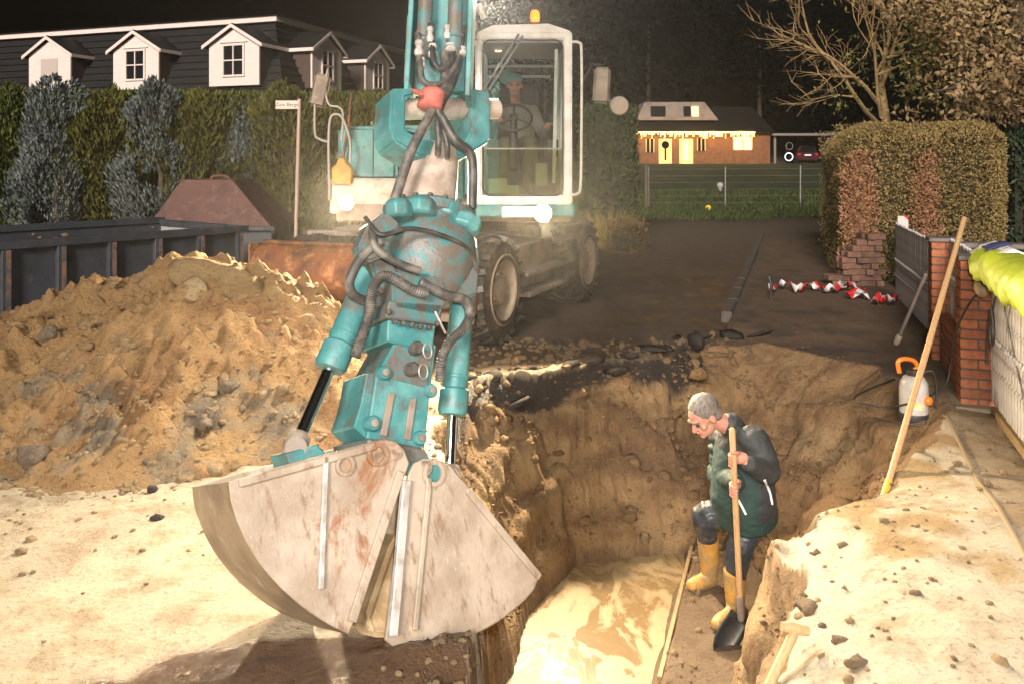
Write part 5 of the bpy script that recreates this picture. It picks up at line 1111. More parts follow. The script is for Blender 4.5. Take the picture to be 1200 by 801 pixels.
# inner screen hedge so that the row closes
def hedge(name, label, cat, corners, H_, m, n, ln, wd, seed, base=0.0, round_=.35, core=(.02, .022, .010), grp=None, lo_h=0.0):
    'clipped hedge: corners of the ground outline (counter-clockwise)'
    q = np.array(corners, float); c_ = q.mean(0); root = thing(name, label, cat, (c_[0], c_[1], base), grp)
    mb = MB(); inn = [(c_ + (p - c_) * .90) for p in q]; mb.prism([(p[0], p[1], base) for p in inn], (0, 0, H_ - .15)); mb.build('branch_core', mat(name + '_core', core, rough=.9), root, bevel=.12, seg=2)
    g = np.random.default_rng(seed); per = [np.linalg.norm(q[(i + 1) % len(q)] - q[i]) for i in range(len(q))]
    pos = []; nr = []
    top = int(n * .28); 
    e = g.choice(len(q), n - top, p=np.array(per) / sum(per)); t = g.uniform(0, 1, n - top)[:, None]; p0 = q[e] * (1 - t) + q[(e + 1) % len(q)] * t
    dd = q[(e + 1) % len(q)] - q[e]; nn = np.stack([dd[:, 1], -dd[:, 0]], -1); nn /= np.linalg.norm(nn, axis=1, keepdims=True)
    z = g.uniform(lo_h, 1, n - top) * H_
    # rounded corners and shoulder
    sh = np.clip((z - (H_ - round_)) / round_, 0, 1); ins = round_ * (1 - np.sqrt(np.clip(1 - sh ** 2, 0, 1)))
    ce = np.minimum(t[:, 0], 1 - t[:, 0]) * np.array(per)[e]; ins += round_ * .55 * np.clip(1 - ce / round_, 0, 1) ** 2
    off = -ins + .10 * fbm(p0[:, 0] * 2, p0[:, 1] * 2, z * 2, 3, 850 + seed) - g.uniform(0, .10, n - top)
    pos.append(np.concatenate([p0 + nn * off[:, None], (base + z)[:, None]], 1)); nr.append(np.concatenate([nn, np.full((n - top, 1), .5)], 1))
    mn, mx = q.min(0), q.max(0); pt = g.uniform(mn, mx, (top * 2, 2)); ds = pdist(pt[:, 0], pt[:, 1], q); pt = pt[ds < -.05][:top]; ds = ds[ds < -.05][:top]
    zt = H_ - round_ * (1 - np.sqrt(np.clip(1 - np.clip(1 + ds / round_, 0, 1) ** 2, 0, 1))) + .05 * fbm(pt[:, 0] * 3, pt[:, 1] * 3, 0, 3, 860) - g.uniform(0, .06, len(pt))
    pos.append(np.concatenate([pt, (base + zt)[:, None]], 1)); nr.append(np.tile([0, 0, 1.0], (len(pt), 1)))
    pos = np.concatenate(pos); nr = np.concatenate(nr) * .55 + (0, 0, .35) + g.normal(0, .65, (len(pos), 3)); mv = .5 + .55 * fbm(pos[:, 0] * 1.3, pos[:, 1] * 1.3, pos[:, 2] * 1.3, 4, 870 + seed)
    leaves('foliage', pos, nr, ln, wd, m, root, seed, mv); return root
hx0, hx1 = P(-60, 0, 21).x, P(520, 0, 21.5).x
hedge('screen_hedge', 'dark evergreen screen hedge behind the row of conifers', 'hedge', [(hx0, 20.2), (hx1, 20.8), (hx1, 21.8), (hx0, 21.3)], 3.5, GRN, 22000, .16, .06, 3, lo_h=.1)
BRN = leaf_mat('clipped_conifer_brown', (.13, .105, .035), (.34, .235, .095)); RED = leaf_mat('dry_red_brown_scales', (.26, .13, .065), (.38, .20, .11))
hedge('clipped_hedge', 'big boxy clipped hedge of brownish green conifer on the right', 'hedge', [(4.86, 12.5), (7.15, 12.25), (8.7, 15.4), (6.2, 17.0)], 2.42, BRN, 120000, .05, .024, 9, round_=.45, core=(.04, .03, .012))
_hr = bpy.data.objects['clipped_hedge']; gq = np.random.default_rng(21); nq = 5200
for (a_, b2, k_) in (((4.80, 12.56), (5.35, 12.44), .75), ((5.75, 12.42), (6.25, 12.36), .35)):
    t_ = gq.normal(.5, .22, int(nq * k_)); zq = gq.normal(1.15, .50, len(t_)); kq = (zq > .1) & (zq < 2.0) & (t_ > .05) & (t_ < .95); t_ = t_[kq]; zq = zq[kq]
    pq = np.stack([a_[0] + (b2[0] - a_[0]) * t_, a_[1] + (b2[1] - a_[1]) * t_ + .10 * (t_ < .25) * (.25 - t_) * 4 - gq.uniform(0.0, .05, len(t_)), zq], -1)
    leaves('dry_foliage', pq, np.tile([0, -.2, .6], (len(pq), 1)) + gq.normal(0, .7, pq.shape), .07, .03, RED, _hr, 30)
hedge('dark_shrub', 'dark green shrub at the right edge beside the clipped hedge', 'shrub', [(7.30, 12.4), (9.4, 12.2), (9.6, 14.2), (7.6, 14.4)], 2.3, leaf_mat('dark_green_leaves', (.012, .026, .010), (.05, .065, .035)), 7000, .11, .05, 12, round_=.5)  # dark green leaves all over
hedge('garden_bush', 'tall green bush right behind the excavator cab', 'bush', [(1.75, 19.6), (2.85, 19.4), (2.95, 21), (1.6, 21.2)], 3.2, leaf_mat('dull_green_leaves', (.018, .034, .010), (.075, .085, .030)), 9000, .12, .06, 14, round_=.5)
# yellow grass tuft
def tuft(px, py, Y, n, h, label, m, seed):
    c_ = P(px, py, Y); g = np.random.default_rng(seed); th = g.uniform(0, 6.28, n); r = g.uniform(0, .16, n); pos = np.stack([c_.x + r * np.cos(th), Y + r * np.sin(th), np.full(n, gz(c_.x, Y))], -1)
    d = np.stack([np.cos(th) * .45, np.sin(th) * .45, np.full(n, 1.0)], -1) + g.normal(0, .15, (n, 3)); o = leaves('grass_tuft', pos, d, h, .02, m, None, seed); props(o, label, 'grass tuft')
YEL = leaf_mat('straw_grass', (.22, .15, .04), (.34, .26, .09)); tuft(713, 235, 17.8, 260, .85, 'tall yellow grass tuft at the foot of the bush behind the cab', YEL, 5); tuft(12, 250, 16.6, 160, .6, 'pale grass tuft at the left foot of the hedge', YEL, 6)
hedge('low_shrub', 'low dry brown shrub behind the rear wheel', 'shrub', [(1.9, 17.4), (2.7, 17.2), (2.8, 18), (1.9, 18.1)], .62, leaf_mat('dry_shrub_leaves', (.07, .05, .02), (.16, .11, .05)), 2500, .09, .04, 15, round_=.3)
# tree over the hedge
tr0 = Vector((8.3, 14.2, 0)); tree = thing('garden_tree', 'garden tree with dry brown leaves spreading over the clipped hedge', 'tree', tr0)
mb = MB(); mb.tube([tr0 + Vector(q) for q in ((0, 0, -.1), (.05, 0, 1.2), (-.05, -.1, 2.4), (-.1, -.2, 3.6), (.1, -.3, 5.2), (.2, -.3, 7))], [.17, .15, .13, .11, .08, .04], 10); mb.build('trunk', BARK, tree, smooth=50)
limbs = []
for (a, b_, c_, r) in (((-.05, -.1, 2.3), (-1.0, -.9, 3.0), (-2.0, -1.5, 2.9), .06), ((-.1, -.2, 3.2), (-1.1, -.8, 4.0), (-2.1, -1.3, 4.3), .06), ((0, -.2, 4.0), (-.6, -.8, 5.0), (-1.3, -1.0, 5.8), .05), ((.05, -.2, 3.0), (.9, -.7, 3.8), (1.5, -1.0, 4.2), .05), ((0, -.3, 4.6), (.4, -1, 5.4), (1, -1.3, 6), .045), ((-.05, -.1, 2.5), (-.5, -1.1, 3.1), (-.7, -2.0, 3.3), .05)):
    p = spl([tr0 + Vector(a), tr0 + Vector(b_), tr0 + Vector(c_)], 5); limbs.append(p); mb = MB(); mb.tube(p, [r * (1 - .75 * i / (len(p) - 1)) for i in range(len(p))], 7); mb.build('limb', BARK, tree, smooth=50)
g = np.random.default_rng(77); cl = []
for p in limbs:
    for k in range(18):
        t = g.uniform(.35, 1); q = p[min(int(t * (len(p) - 1)), len(p) - 1)]; cl.append((q.x + g.normal(0, .35), q.y + g.normal(0, .35), q.z + g.normal(0, .28)))
pos = []; dv = []
for c_ in cl:
    k = int(g.integers(40, 110)); pos.append(np.array(c_) + g.normal(0, 1, (k, 3)) * (.22, .22, .17)); dv.append(g.normal(0, 1, (k, 3)) + (0, -.3, -.6))
pos = np.concatenate(pos); dv = np.concatenate(dv); keepm = pos[:, 2] > 2.42; pos = pos[keepm]; dv = dv[keepm]
leaves('crown', pos, dv, .105, .055, leaf_mat('dry_brown_leaves', (.15, .105, .045), (.40, .27, .14)), tree, 3, .45 + .6 * fbm(pos[:, 0], pos[:, 1], pos[:, 2], 3, 881))
tree2 = thing('evergreen_tree', 'yellow-green evergreen behind the brown-leaved tree at the top right', 'tree', (8.6, 16.4, 0))
mb = MB(); mb.tube([(8.6, 16.4, -.1), (8.6, 16.4, 3), (8.7, 16.4, 6.5)], [.16, .12, .03], 8); mb.build('trunk', BARK, tree2, smooth=50)
cl = g.normal((8.7, 16.2, 4.7), (1.1, .8, 1.1), (80, 3)); pos = np.concatenate([c_ + g.normal(0, .24, (70, 3)) for c_ in cl]); leaves('crown', pos, g.normal(0, 1, pos.shape) + (0, 0, -.5), .13, .05, leaf_mat('olive_evergreen', (.08, .08, .02), (.26, .22, .07)), tree2, 8)
# bare twiggy tree on the left of it
bt0 = Vector((8.0, 17.8, 0)); bare = thing('bare_tree', 'bare leafless tree reaching out to the left above the hedge', 'tree', bt0)
TW = mat('twig_bark', (.42, .28, .13), (.28, .19, .09), 10, rough=.9)
mb = MB(); mb.tube([bt0, bt0 + Vector((-.1, 0, 2)), bt0 + Vector((-.3, 0, 3.4))], [.14, .11, .08], 8); mb.build('trunk', TW, bare, smooth=50)
def twigs(a, d, ln, r, lv, mbx):
    pts = [a]; p = a.copy(); d = d.normalized(); n = 6
    for i in range(n):
        d = (d + Vector((random.gauss(0, .12), random.gauss(0, .12), random.gauss(0, .10) + .02))).normalized(); p = p + d * ln / n; pts.append(p.copy())
    mbx.tube(pts, [max(r * (1 - .8 * i / n), .003) for i in range(n + 1)], 5, caps=False)
    if lv > 0:
        for k in range(5 if lv > 1 else 4):
            q = pts[random.randint(2, n)]; dd = (d + Vector((random.gauss(0, .55), random.gauss(0, .4), random.gauss(0, .45)))).normalized(); twigs(q, dd, ln * random.uniform(.4, .6), r * .5, lv - 1, mbx)
for i, (tx, ty) in enumerate(((945, 30), (985, -10), (965, 60), (1040, -30), (1085, -20))):
    s0_ = bt0 + Vector((-.3, 0, 2.6 + .2 * i)); e_ = P(tx, ty, 16.8); mb = MB(); twigs(s0_, e_ - s0_, (e_ - s0_).length, .05, 3, mb); mb.build('branch', TW, bare, smooth=60)
# dark distant trees
FARL = leaf_mat('night_foliage', (.0015, .003, .002), (.004, .006, .005)); FARL.node_tree.nodes['Principled BSDF'].inputs['Specular IOR Level'].default_value = 0.0; FARL.node_tree.nodes['Principled BSDF'].inputs['Roughness'].default_value = 1.0
def far_tree(px, top, Y, wd, label, seed, n=5000):
    c_ = P(px, top, Y); z0 = gz(c_.x, Y); H_ = c_.z - z0; root = thing('distant_tree', label, 'tree', (c_.x, Y, z0), 'dark trees behind the far house')
    mb = MB(); mb.tube([(c_.x, Y, z0 - .2), (c_.x, Y, z0 + H_ * .7)], [.3, .1], 7); mb.build('trunk', BARK, root)
    g = np.random.default_rng(seed); k = g.normal(0, 1, (70, 3)) * (wd * .24, wd * .24, H_ * .17) + (c_.x, Y, z0 + H_ * .58); p = np.concatenate([q + g.normal(0, wd * .07, (n // 70, 3)) for q in k]); leaves('crown', p, g.normal(0, 1, p.shape), .7, .35, FARL, root, seed)
for i, (px, top, Y, wd, lb) in enumerate(((640, -60, 88, 16, 'dark tree behind the excavator cab'), (760, -40, 90, 18, 'broad dark tree left above the lit house'), (890, -70, 92, 18, 'tall dark tree behind the carport'), (985, 20, 86, 14, 'dark tree right of the carport'), (560, 20, 84, 12, 'dark tree left of the cab'))): far_tree(px, top, Y, wd, lb, 60 + i)

# ------------------------------------------------------------------ house with dormers on the left
HW_ = mat('house_white_boards', (.78, .67, .62), (.70, .58, .54), 5, rough=.7, stretch=(1, 1, 8)); ROOF = mat('dark_roof_tiles', (.008, .007, .0075), (.005, .005, .005), 3, rough=.6, bump=.8, bscale=9); BRK = mat('house_dark_brick', (.085, .05, .045), (.06, .035, .03), 20, rough=.85, bump=.3, bscale=30); PANE = mat('dark_pane', (.010, .012, .014), rough=.08)
hA = Vector((-6.45, 24.0, 0)); hd = Vector((-.94, .343, 0)).normalized(); hb = Vector((-hd.y, hd.x, 0)); hb = hb if hb.y > 0 else -hb     # left facade, depth direction
house = thing('mansard_house', 'dark-roofed house with white dormers behind the left hedge', 'house', hA + hd * 6 + hb * 5)
def HP(s_, d, z): return hA + hd * s_ + hb * d + Vector((0, 0, z))
mb = MB(); mb.prism([HP(0, 0, 0), HP(13, 0, 0), HP(13, 10, 0), HP(0, 10, 0)], (0, 0, 3.4)); mb.build('wall', BRK, house)
mb = MB(); q0 = [HP(-.3, -.3, 3.4), HP(13.3, -.3, 3.4), HP(13.3, 10.3, 3.4), HP(-.3, 10.3, 3.4)]; q1 = [HP(.9, .9, 5.95), HP(12, .9, 5.95), HP(12, 9, 5.95), HP(.9, 9, 5.95)]
mb.add(q0 + q1, [(3, 2, 1, 0), (4, 5, 6, 7), (0, 1, 5, 4), (1, 2, 6, 5), (2, 3, 7, 6), (3, 0, 4, 7)]); roof = mb.build('roof', ROOF, house)
for i in range(11):                                           # tile courses of the visible slopes
    f = (i + .5) / 11.5; z = 3.4 + 2.55 * f; o_ = -.3 + 1.2 * f - .035
    mb = MB(); mb.bar(HP(o_, o_, z), HP(13 - o_, o_, z), .05, .03); mb.build('tile_course', ROOF, roof)
    mb = MB(); mb.bar(HP(o_, o_, z), HP(o_, 10 - o_, z), .05, .03); mb.build('tile_course', ROOF, roof)
mb = MB(); mb.prism([HP(.75, .75, 5.97), HP(12.2, .75, 5.97), HP(12.2, 9.2, 5.97), HP(.75, 9.2, 5.97)], (0, 0, .17)); mb.build('fascia', HW_, house, bevel=.01)
mb = MB(); t0 = [HP(.65, .65, 6.15), HP(12.3, .65, 6.15), HP(12.3, 9.3, 6.15), HP(.65, 9.3, 6.15)]; t1 = [HP(4.5, 5, 6.9), HP(8.5, 5, 6.9)]
mb.add(t0 + t1, [(0, 1, 5, 4), (1, 2, 5), (2, 3, 4, 5), (3, 0, 4), (3, 2, 1, 0)]); mb.build('upper_roof', ROOF, house)
def dormer(o, a, dp, wd, z0, h, gable, win, blank=False):
    'o: middle of the front at base, a: along the facade, dp: into the house'
    a = a.normalized(); root = thing('dormer', None, None, o + Vector((0, 0, z0)), parent=house); Z = Vector((0, 0, 1))
    def q(x, z, d=0.0): return o + a * x + dp * d + Z * (z0 + z)
    mb = MB(); mb.prism([q(-wd / 2, 0), q(wd / 2, 0), q(wd / 2, h), q(0, h + gable), q(-wd / 2, h)], dp * .06); mb.build('front_wall', HW_, root)
    mb = MB(); mb.prism([q(-wd / 2 + .01, 0, .062), q(wd / 2 - .01, 0, .062), q(wd / 2 - .01, h - .02, .062), q(0, h + gable - .03, .062), q(-wd / 2 + .01, h - .02, .062)], dp * 1.9); mb.build('cheek', BRK, root)
    for s_ in (-1, 1):
        e0 = q(s_ * (wd / 2 + .16), h - .11, -.12); r0 = q(0, h + gable + .06, -.12); th = Z * .09
        mb = MB(); mb.prism([e0, r0, r0 + th, e0 + th], dp * 2.0); mb.build('roof_plane', ROOF, root)
        mb = MB(); mb.prism([e0 - Z * .035 - dp * .02, r0 - Z * .035 - dp * .02, r0 + Z * .07 - dp * .02, e0 + Z * .07 - dp * .02], dp * .018); mb.build('barge_board', HW_, root)
        mb = MB(); mb.bar(e0 + dp * .0 + Z * .02, e0 + dp * 1.7 + Z * .02, .03, .10); mb.build('gutter_board', HW_, root)
    if not blank:
        w2, h2, zb_ = win; wr = MB(); cz = zb_ + h2 / 2
        wr.prism([q(-w2 / 2, zb_, -.012), q(w2 / 2, zb_, -.012), q(w2 / 2, zb_ + h2, -.012), q(-w2 / 2, zb_ + h2, -.012)], dp * .010); wn = wr.build('window', PANE, root)
        for x in (-w2 / 2, 0, w2 / 2): mb = MB(); mb.bar(q(x, zb_ - .03, -.025), q(x, zb_ + h2 + .03, -.025), .055 if x else .035, .04, up=dp); mb.build('frame', HW_, wn)
        for z in (zb_, cz, zb_ + h2): mb = MB(); mb.bar(q(-w2 / 2 - .02, z, -.028), q(w2 / 2 + .02, z, -.028), .055 if z != cz else .035, .04, up=dp); mb.build('frame', HW_, wn)
        mb = MB(); mb.bar(q(-w2 / 2 - .12, zb_ + h2 + .08, -.02), q(w2 / 2 + .12, zb_ + h2 + .08, -.02), .03, .05, up=dp); mb.build('lintel', HW_, wn)
    else:
        mb = MB(); mb.prism([q(-.35, .35, -.015), q(.35, .35, -.015), q(.35, 1.05, -.015), q(-.35, 1.05, -.015)], dp * .014); mb.build('shutter', mat('shutter', (.50, .42, .38), rough=.7), root)
def s_of(px, d=-.25):
    'distance along the left facade seen at a photo column'
    k = (px - CX) / F; p = HP(0, d, 0); return (k * p.y - p.x) / (hd.x - k * hd.y)
for px, blank in ((274, False), (159, False), (58, True)):
    s_ = s_of(px); dormer(HP(s_, -.25, 0), -hd, hb, 1.72, 4.02, 1.20, .42, (.70, .88, .28), blank)
for d in (1.9, 5.0): dormer(HP(-.25, d, 0), hb, hd, 1.6, 4.02, 1.20, .42, (.6, .88, .28))

# ------------------------------------------------------------------ lit house at the end of the street
LH = 66.0; z0h = gz(P(820, 0, LH).x, LH)
def F2(px, Y=LH): return (px - CX) / F * Y
def Z2(py, Y=LH): return CAMH + (HY - py) / F * Y
lh = thing('lit_bungalow', 'distant brick bungalow with warm fairy lights along its eaves', 'house', (F2(822), LH + 3, z0h))
WALLB = mat('warm_brick_wall', (.20, .085, .035), (.14, .06, .03), 3, rough=.85, bump=.3, bscale=8)
mb = MB(); mb.box((F2(822), LH + 3.5, (z0h + Z2(155)) / 2 - .3), (F2(903) - F2(742), 7, Z2(155) - z0h + .6)); mb.build('wall', WALLB, lh)
mb = MB(); za, zc = Z2(156), Z2(122); mb.add([(F2(738), LH - .5, za), (F2(907), LH - .5, za), (F2(907), LH + 7.5, za), (F2(738), LH + 7.5, za), (F2(752), LH + 3.4, zc), (F2(895), LH + 3.4, zc)], [(0, 1, 5, 4), (1, 2, 5), (2, 3, 4, 5), (3, 0, 4), (3, 2, 1, 0)]); lroof = mb.build('roof', ROOF, lh)
DORM = mat('pale_dormer_shingles', (.22, .175, .15), (.16, .13, .11), 2, rough=.8); LITW = mat('lit_window', (.9, .6, .25), emit=(1, .62, .22), es=1.0); LITD = mat('lit_door', (.8, .55, .2), (.5, .3, .08), 1.5, emit=(1, .66, .18), es=.4); LITS = mat('lit_strip', (1, .9, .6), emit=(1, .86, .5), es=5)
mb = MB(); Yd = LH + .6; mb.prism([(F2(746, Yd), Yd, Z2(141, Yd)), (F2(842, Yd), Yd, Z2(141, Yd)), (F2(828, Yd), Yd + .7, Z2(119, Yd)), (F2(757, Yd), Yd + .7, Z2(119, Yd))], (0, 3, 0)); dm = mb.build('dormer_block', DORM, lroof)
for px0, px1, m in ((764, 782, PANE), (803, 812, PANE), (813, 821, LITW)):
    mb = MB(); mb.box(((F2(px0) + F2(px1)) / 2, Yd + .30, (Z2(124) + Z2(136)) / 2), (F2(px1) - F2(px0) - .05, .5, (Z2(124) - Z2(136)))); mb.build('dormer_window', m, lroof)
for px0, px1, py0, py1, m, nm in ((772, 787, 163, 192, LITD, 'door'), (796, 812, 163, 192, LITD, 'door'), (859, 881, 161, 176, LITW, 'window'), (757, 766, 163, 179, PANE, 'window'), (817, 826, 162, 177, PANE, 'window')):
    mb = MB(); mb.box(((F2(px0) + F2(px1)) / 2, LH - .02, (Z2(py0) + Z2(py1)) / 2), (F2(px1) - F2(px0), .08, Z2(py0) - Z2(py1))); o = mb.build(nm, m, lh)
    cx_ = (F2(px0) + F2(px1)) / 2
    if nm == 'window':
        for x in (F2(px0), cx_, F2(px1)): mb = MB(); mb.box((x, LH - .10, (Z2(py0) + Z2(py1)) / 2), (.09, .05, Z2(py0) - Z2(py1))); mb.build('frame', mat('frame_cream', (.5, .35, .15), rough=.6) if 'frame_cream' not in bpy.data.materials else bpy.data.materials['frame_cream'], o)
    else:
        mb = MB(); mb.box((cx_, LH - .09, (Z2(166) + Z2(188)) / 2), (.14, .03, Z2(167) - Z2(189))); mb.build('glass_strip', LITS if px0 == 796 else PANE, o)
mb = MB(); mb.lathe([(.22, 0), (.30, .05), (.22, .1)], (F2(779.5), LH - .16, Z2(170)), (0, 1, 0), 14); mb.build('wreath', FARL, lh)
# fairy lights
FAIRY = mat('fairy_bulb', (1, .7, .3), emit=(1, .62, .14), es=4)
fl_r = thing('fairy_lights', 'string of warm icicle fairy lights hung along the bungalow eaves', 'fairy lights', (F2(820), LH - .55, Z2(156)))
mb = MB(); mb.bar((F2(745), LH - .56, Z2(154.5)), (F2(882), LH - .56, Z2(153.5)), .03, .03); mb.build('wire', DARK, fl_r)
mbi = MB(); bulbs = []
for i in range(150):
    px = 745 + i * 137 / 149; drop = random.choice([.05, .05, .2, .35, .15, .55, .1, .3]); nb = 1 + int(drop / .14)
    for k in range(nb):
        s_ = .03; mbi.lathe([(.01, 0), (s_, .03), (s_, .06), (.01, .1)], (F2(px), LH - .58, Z2(154.8) - .1 - k * .14), (0, 0, 1), 4)
mbi.build('bulbs', FAIRY, fl_r)['kind'] = 'stuff'
for i in range(4):
    ld = bpy.data.lights.new('fairy_glow', 'POINT'); ld.energy = 45; ld.color = (1, .58, .16); ld.shadow_soft_size = .3; lo = bpy.data.objects.new('fairy_glow', ld); col.objects.link(lo); lo.location = (F2(760 + i * 36), LH - 1.1, Z2(157)); par(lo, fl_r)
# carport and car
cp = thing('carport', 'flat-roofed wooden carport beside the bungalow', 'carport', (F2(942), LH + 1, z0h))
CPW = mat('grey_carport_timber', (.20, .17, .16), rough=.8)
mb = MB(); mb.box((F2(941), LH + 2, Z2(158)), (F2(978) - F2(904), 5, .18)); mb.build('roof', CPW, cp)
for px, dy in ((908, 0), (970, 0), (976, 4)): mb = MB(); mb.box((F2(px), LH + dy, (Z2(160) + z0h) / 2), (.16, .16, Z2(160) - z0h)); mb.build('post', CPW, cp)
mb = MB(); mb.box((F2(930), LH + 4.4, (Z2(160) + z0h) / 2), (3.2, .08, Z2(160) - z0h)); mb.build('back_wall', mat('carport_boards', (.12, .085, .075), (.09, .06, .05), 5, rough=.85), cp)
crp = Vector((F2(953), LH + 1.2, z0h)); car = thing('parked_car', 'dark red car parked rear-on in the carport', 'car', crp)
CARP = mat('dark_red_car_paint', (.055, .018, .022), rough=.25, coat=.5)
def cq(x, z, y=0.0): return crp + Vector((x, y, z))
mb = MB(); mb.prism([cq(x, z) for x, z in ((-.85, .25), (.85, .25), (.88, .6), (.84, .88), (-.84, .88), (-.88, .6))], (0, 3.9, 0)); mb.build('body', CARP, car, bevel=.06, seg=2)
mb = MB(); mb.prism([cq(x, z, .15) for x, z in ((-.78, .885), (.78, .885), (.60, 1.42), (-.60, 1.42))], (0, 2.6, 0)); mb.build('cabin', CARP, car, bevel=.06, seg=2)
mb = MB(); mb.prism([cq(x, z, .13) for x, z in ((-.66, .93), (.66, .93), (.54, 1.34), (-.54, 1.34))], (0, .012, 0)); mb.build('rear_window', PANE, car)
mb = MB(); mb.box(cq(0, .68, -.01), (.52, .02, .11)); mb.build('number_plate', mat('reflective_plate', (.85, .85, .85), emit=None, rough=.4), car)
for s_ in (-1, 1):
    mb = MB(); mb.box(cq(s_ * .70, .74, -.01), (.24, .03, .16)); mb.build('tail_light', mat('tail_red', (.5, .02, .02), rough=.3) if 'tail_red' not in bpy.data.materials else bpy.data.materials['tail_red'], car)
    mb = MB(); mb.lathe([(.30, 0), (.31, .1), (.30, .2)], cq(s_ * .75 - .1, .3, .6), (1, 0, 0), 16); mb.build('wheel', RUBBER, car, smooth=40)
# bicycle rings by the carport; emission stands in for reflected light on one
RING = mat('glowing_ring', (.8, .8, .82), emit=(.8, .85, 1), es=.9)
bk = thing('parked_bicycle', 'bicycle with a glowing white reflector wheel beside the parked car', 'bicycle', (F2(924), LH + .6, z0h))
for px, py, r, m in ((924.5, 184, .30, RING), (925, 171.5, .27, GALV)):
    c_ = Vector((F2(px, LH + .6), LH + .6, Z2(py, LH + .6))); mb = MB(); mb.tube([c_ + Vector((math.cos(2 * math.pi * j / 24), 0, math.sin(2 * math.pi * j / 24))) * r for j in range(25)], .035, 6, caps=False); mb.build('wheel', m, bk, smooth=60)
mb = MB(); mb.tube([(F2(924.5), LH + .62, Z2(184)), (F2(924.7), LH + .62, Z2(171)), (F2(927), LH + .62, Z2(165))], .03, 6); mb.build('frame', DARK, bk)
# wire fence across the lawn
wf = thing('wire_fence', 'wire mesh fence with thin posts across the dark lawn', 'fence', (F2(860, 33), 33, gz(F2(860, 33), 33)))
for px in (760, 850, 938, 1030):
    x = F2(px, 33); z = gz(x, 33); mb = MB(); mb.tube([(x, 33, z - .1), (x, 33, z + 1.55)], .03, 8); mb.build('post', GALV, wf, smooth=50)
x = F2(757, 32.5); z = gz(x, 32.5); mb = MB(); mb.box((x, 32.5, z + .8), (.09, .09, 1.7)); mb.build('wooden_post', mat('old_post', (.10, .075, .05), rough=.9), wf)
for k in range(6):
    mb = MB(); mb.tube([(F2(760, 33), 33, gz(F2(760, 33), 33) + .15 + k * .26), (F2(1030, 33), 33, gz(F2(1030, 33), 33) + .15 + k * .26)], .004, 5); mb.build('wire', GALV, wf)
for nm, lb, px, py, Y, r, c_ in (('ball', 'small yellow ball lying on the lawn before the fence', 830, 237, 31.5, .11, (.8, .55, .03)), ('garden_ornament', 'pale round garden ornament behind the wire fence', 844, 206, 40, .16, (.35, .34, .33))):
    p = P(px, py, Y); p.z = gz(p.x, p.y) + r * (.95 if nm == 'ball' else 1.6); mb = MB()
    mb.lathe([(.001, -r), (r * .5, -r * .87), (r * .87, -r * .5), (r, 0), (r * .87, r * .5), (r * .5, r * .87), (.001, r)] if nm == 'ball' else [(r * .4, -r * 1.6), (r * .5, -r * .9), (r, -.2 * r), (r, .2 * r), (r * .7, r * .8), (.001, r)], p, (0, 0, 1), 16); props(mb.build(nm, mat(nm, c_, rough=.5), smooth=60), lb, 'ball' if nm == 'ball' else 'ornament')
# grass on the lawn edge
gg = np.random.default_rng(12); gp_ = gg.uniform((-2, 26.5), (16, 40), (16000, 2)); gzv = terrain(gp_[:, 0], gp_[:, 1])[0]
lo_ = leaves('lawn_grass', np.stack([gp_[:, 0], gp_[:, 1], gzv], -1), np.tile([0, 0, 1.0], (len(gp_), 1)) + gg.normal(0, .4, (len(gp_), 3)), .16, .05, leaf_mat('grass_blades', (.02, .04, .008), (.06, .075, .02)), None, 13); props(lo_, 'rough green grass on the lawn in front of the bungalow', 'grass', kind='stuff')

# ------------------------------------------------------------------ people
def etube(mb, pts, ra, rb, side, n=18):
    'closed tube with an elliptic section: ra along side, rb across'
    pts = [Vector(p) for p in pts]; k = len(pts); vs = []
    ra = ra if hasattr(ra, '__len__') else [ra] * k; rb = rb if hasattr(rb, '__len__') else [rb] * k
    P2 = [pts[0] - (pts[1] - pts[0]).normalized() * min(ra[0], rb[0]) * .5] + pts + [pts[-1] + (pts[-1] - pts[-2]).normalized() * min(ra[-1], rb[-1]) * .5]
    A = [ra[0] * .5] + list(ra) + [ra[-1] * .5]; B = [rb[0] * .5] + list(rb) + [rb[-1] * .5]; k = len(P2)
    for i in range(k):
        d = (P2[min(i + 1, k - 1)] - P2[max(i - 1, 0)]).normalized(); s_ = Vector(side); s_ = (s_ - d * s_.dot(d)).normalized(); t_ = d.cross(s_)
        for j in range(n):
            a = 2 * math.pi * j / n; vs.append(P2[i] + s_ * math.cos(a) * A[i] + t_ * math.sin(a) * B[i])
    fs = [(i * n + j, i * n + (j + 1) % n, (i + 1) * n + (j + 1) % n, (i + 1) * n + j) for i in range(k - 1) for j in range(n)] + [tuple(range(n))[::-1], tuple(range((k - 1) * n, k * n))]
    mb.add(vs, fs)
def ell(mb, c_, ax, r, n=16):
    'ellipsoid: ax = three axis vectors, r = radii'
    c_ = Vector(c_); vs = []; m_ = n // 2
    for i in range(1, m_):
        t = math.pi * i / m_
        for j in range(n):
            a = 2 * math.pi * j / n; vs.append(c_ + ax[0] * r[0] * math.sin(t) * math.cos(a) + ax[1] * r[1] * math.sin(t) * math.sin(a) + ax[2] * r[2] * math.cos(t))
    vs += [c_ + ax[2] * r[2], c_ - ax[2] * r[2]]; T_, B_ = len(vs) - 2, len(vs) - 1
    fs = [(i * n + j, i * n + (j + 1) % n, (i + 1) * n + (j + 1) % n, (i + 1) * n + j) for i in range(m_ - 2) for j in range(n)]
    fs += [(T_, (j + 1) % n, j) for j in range(n)] + [(B_, (m_ - 2) * n + j, (m_ - 2) * n + (j + 1) % n) for j in range(n)]; mb.add(vs, fs)
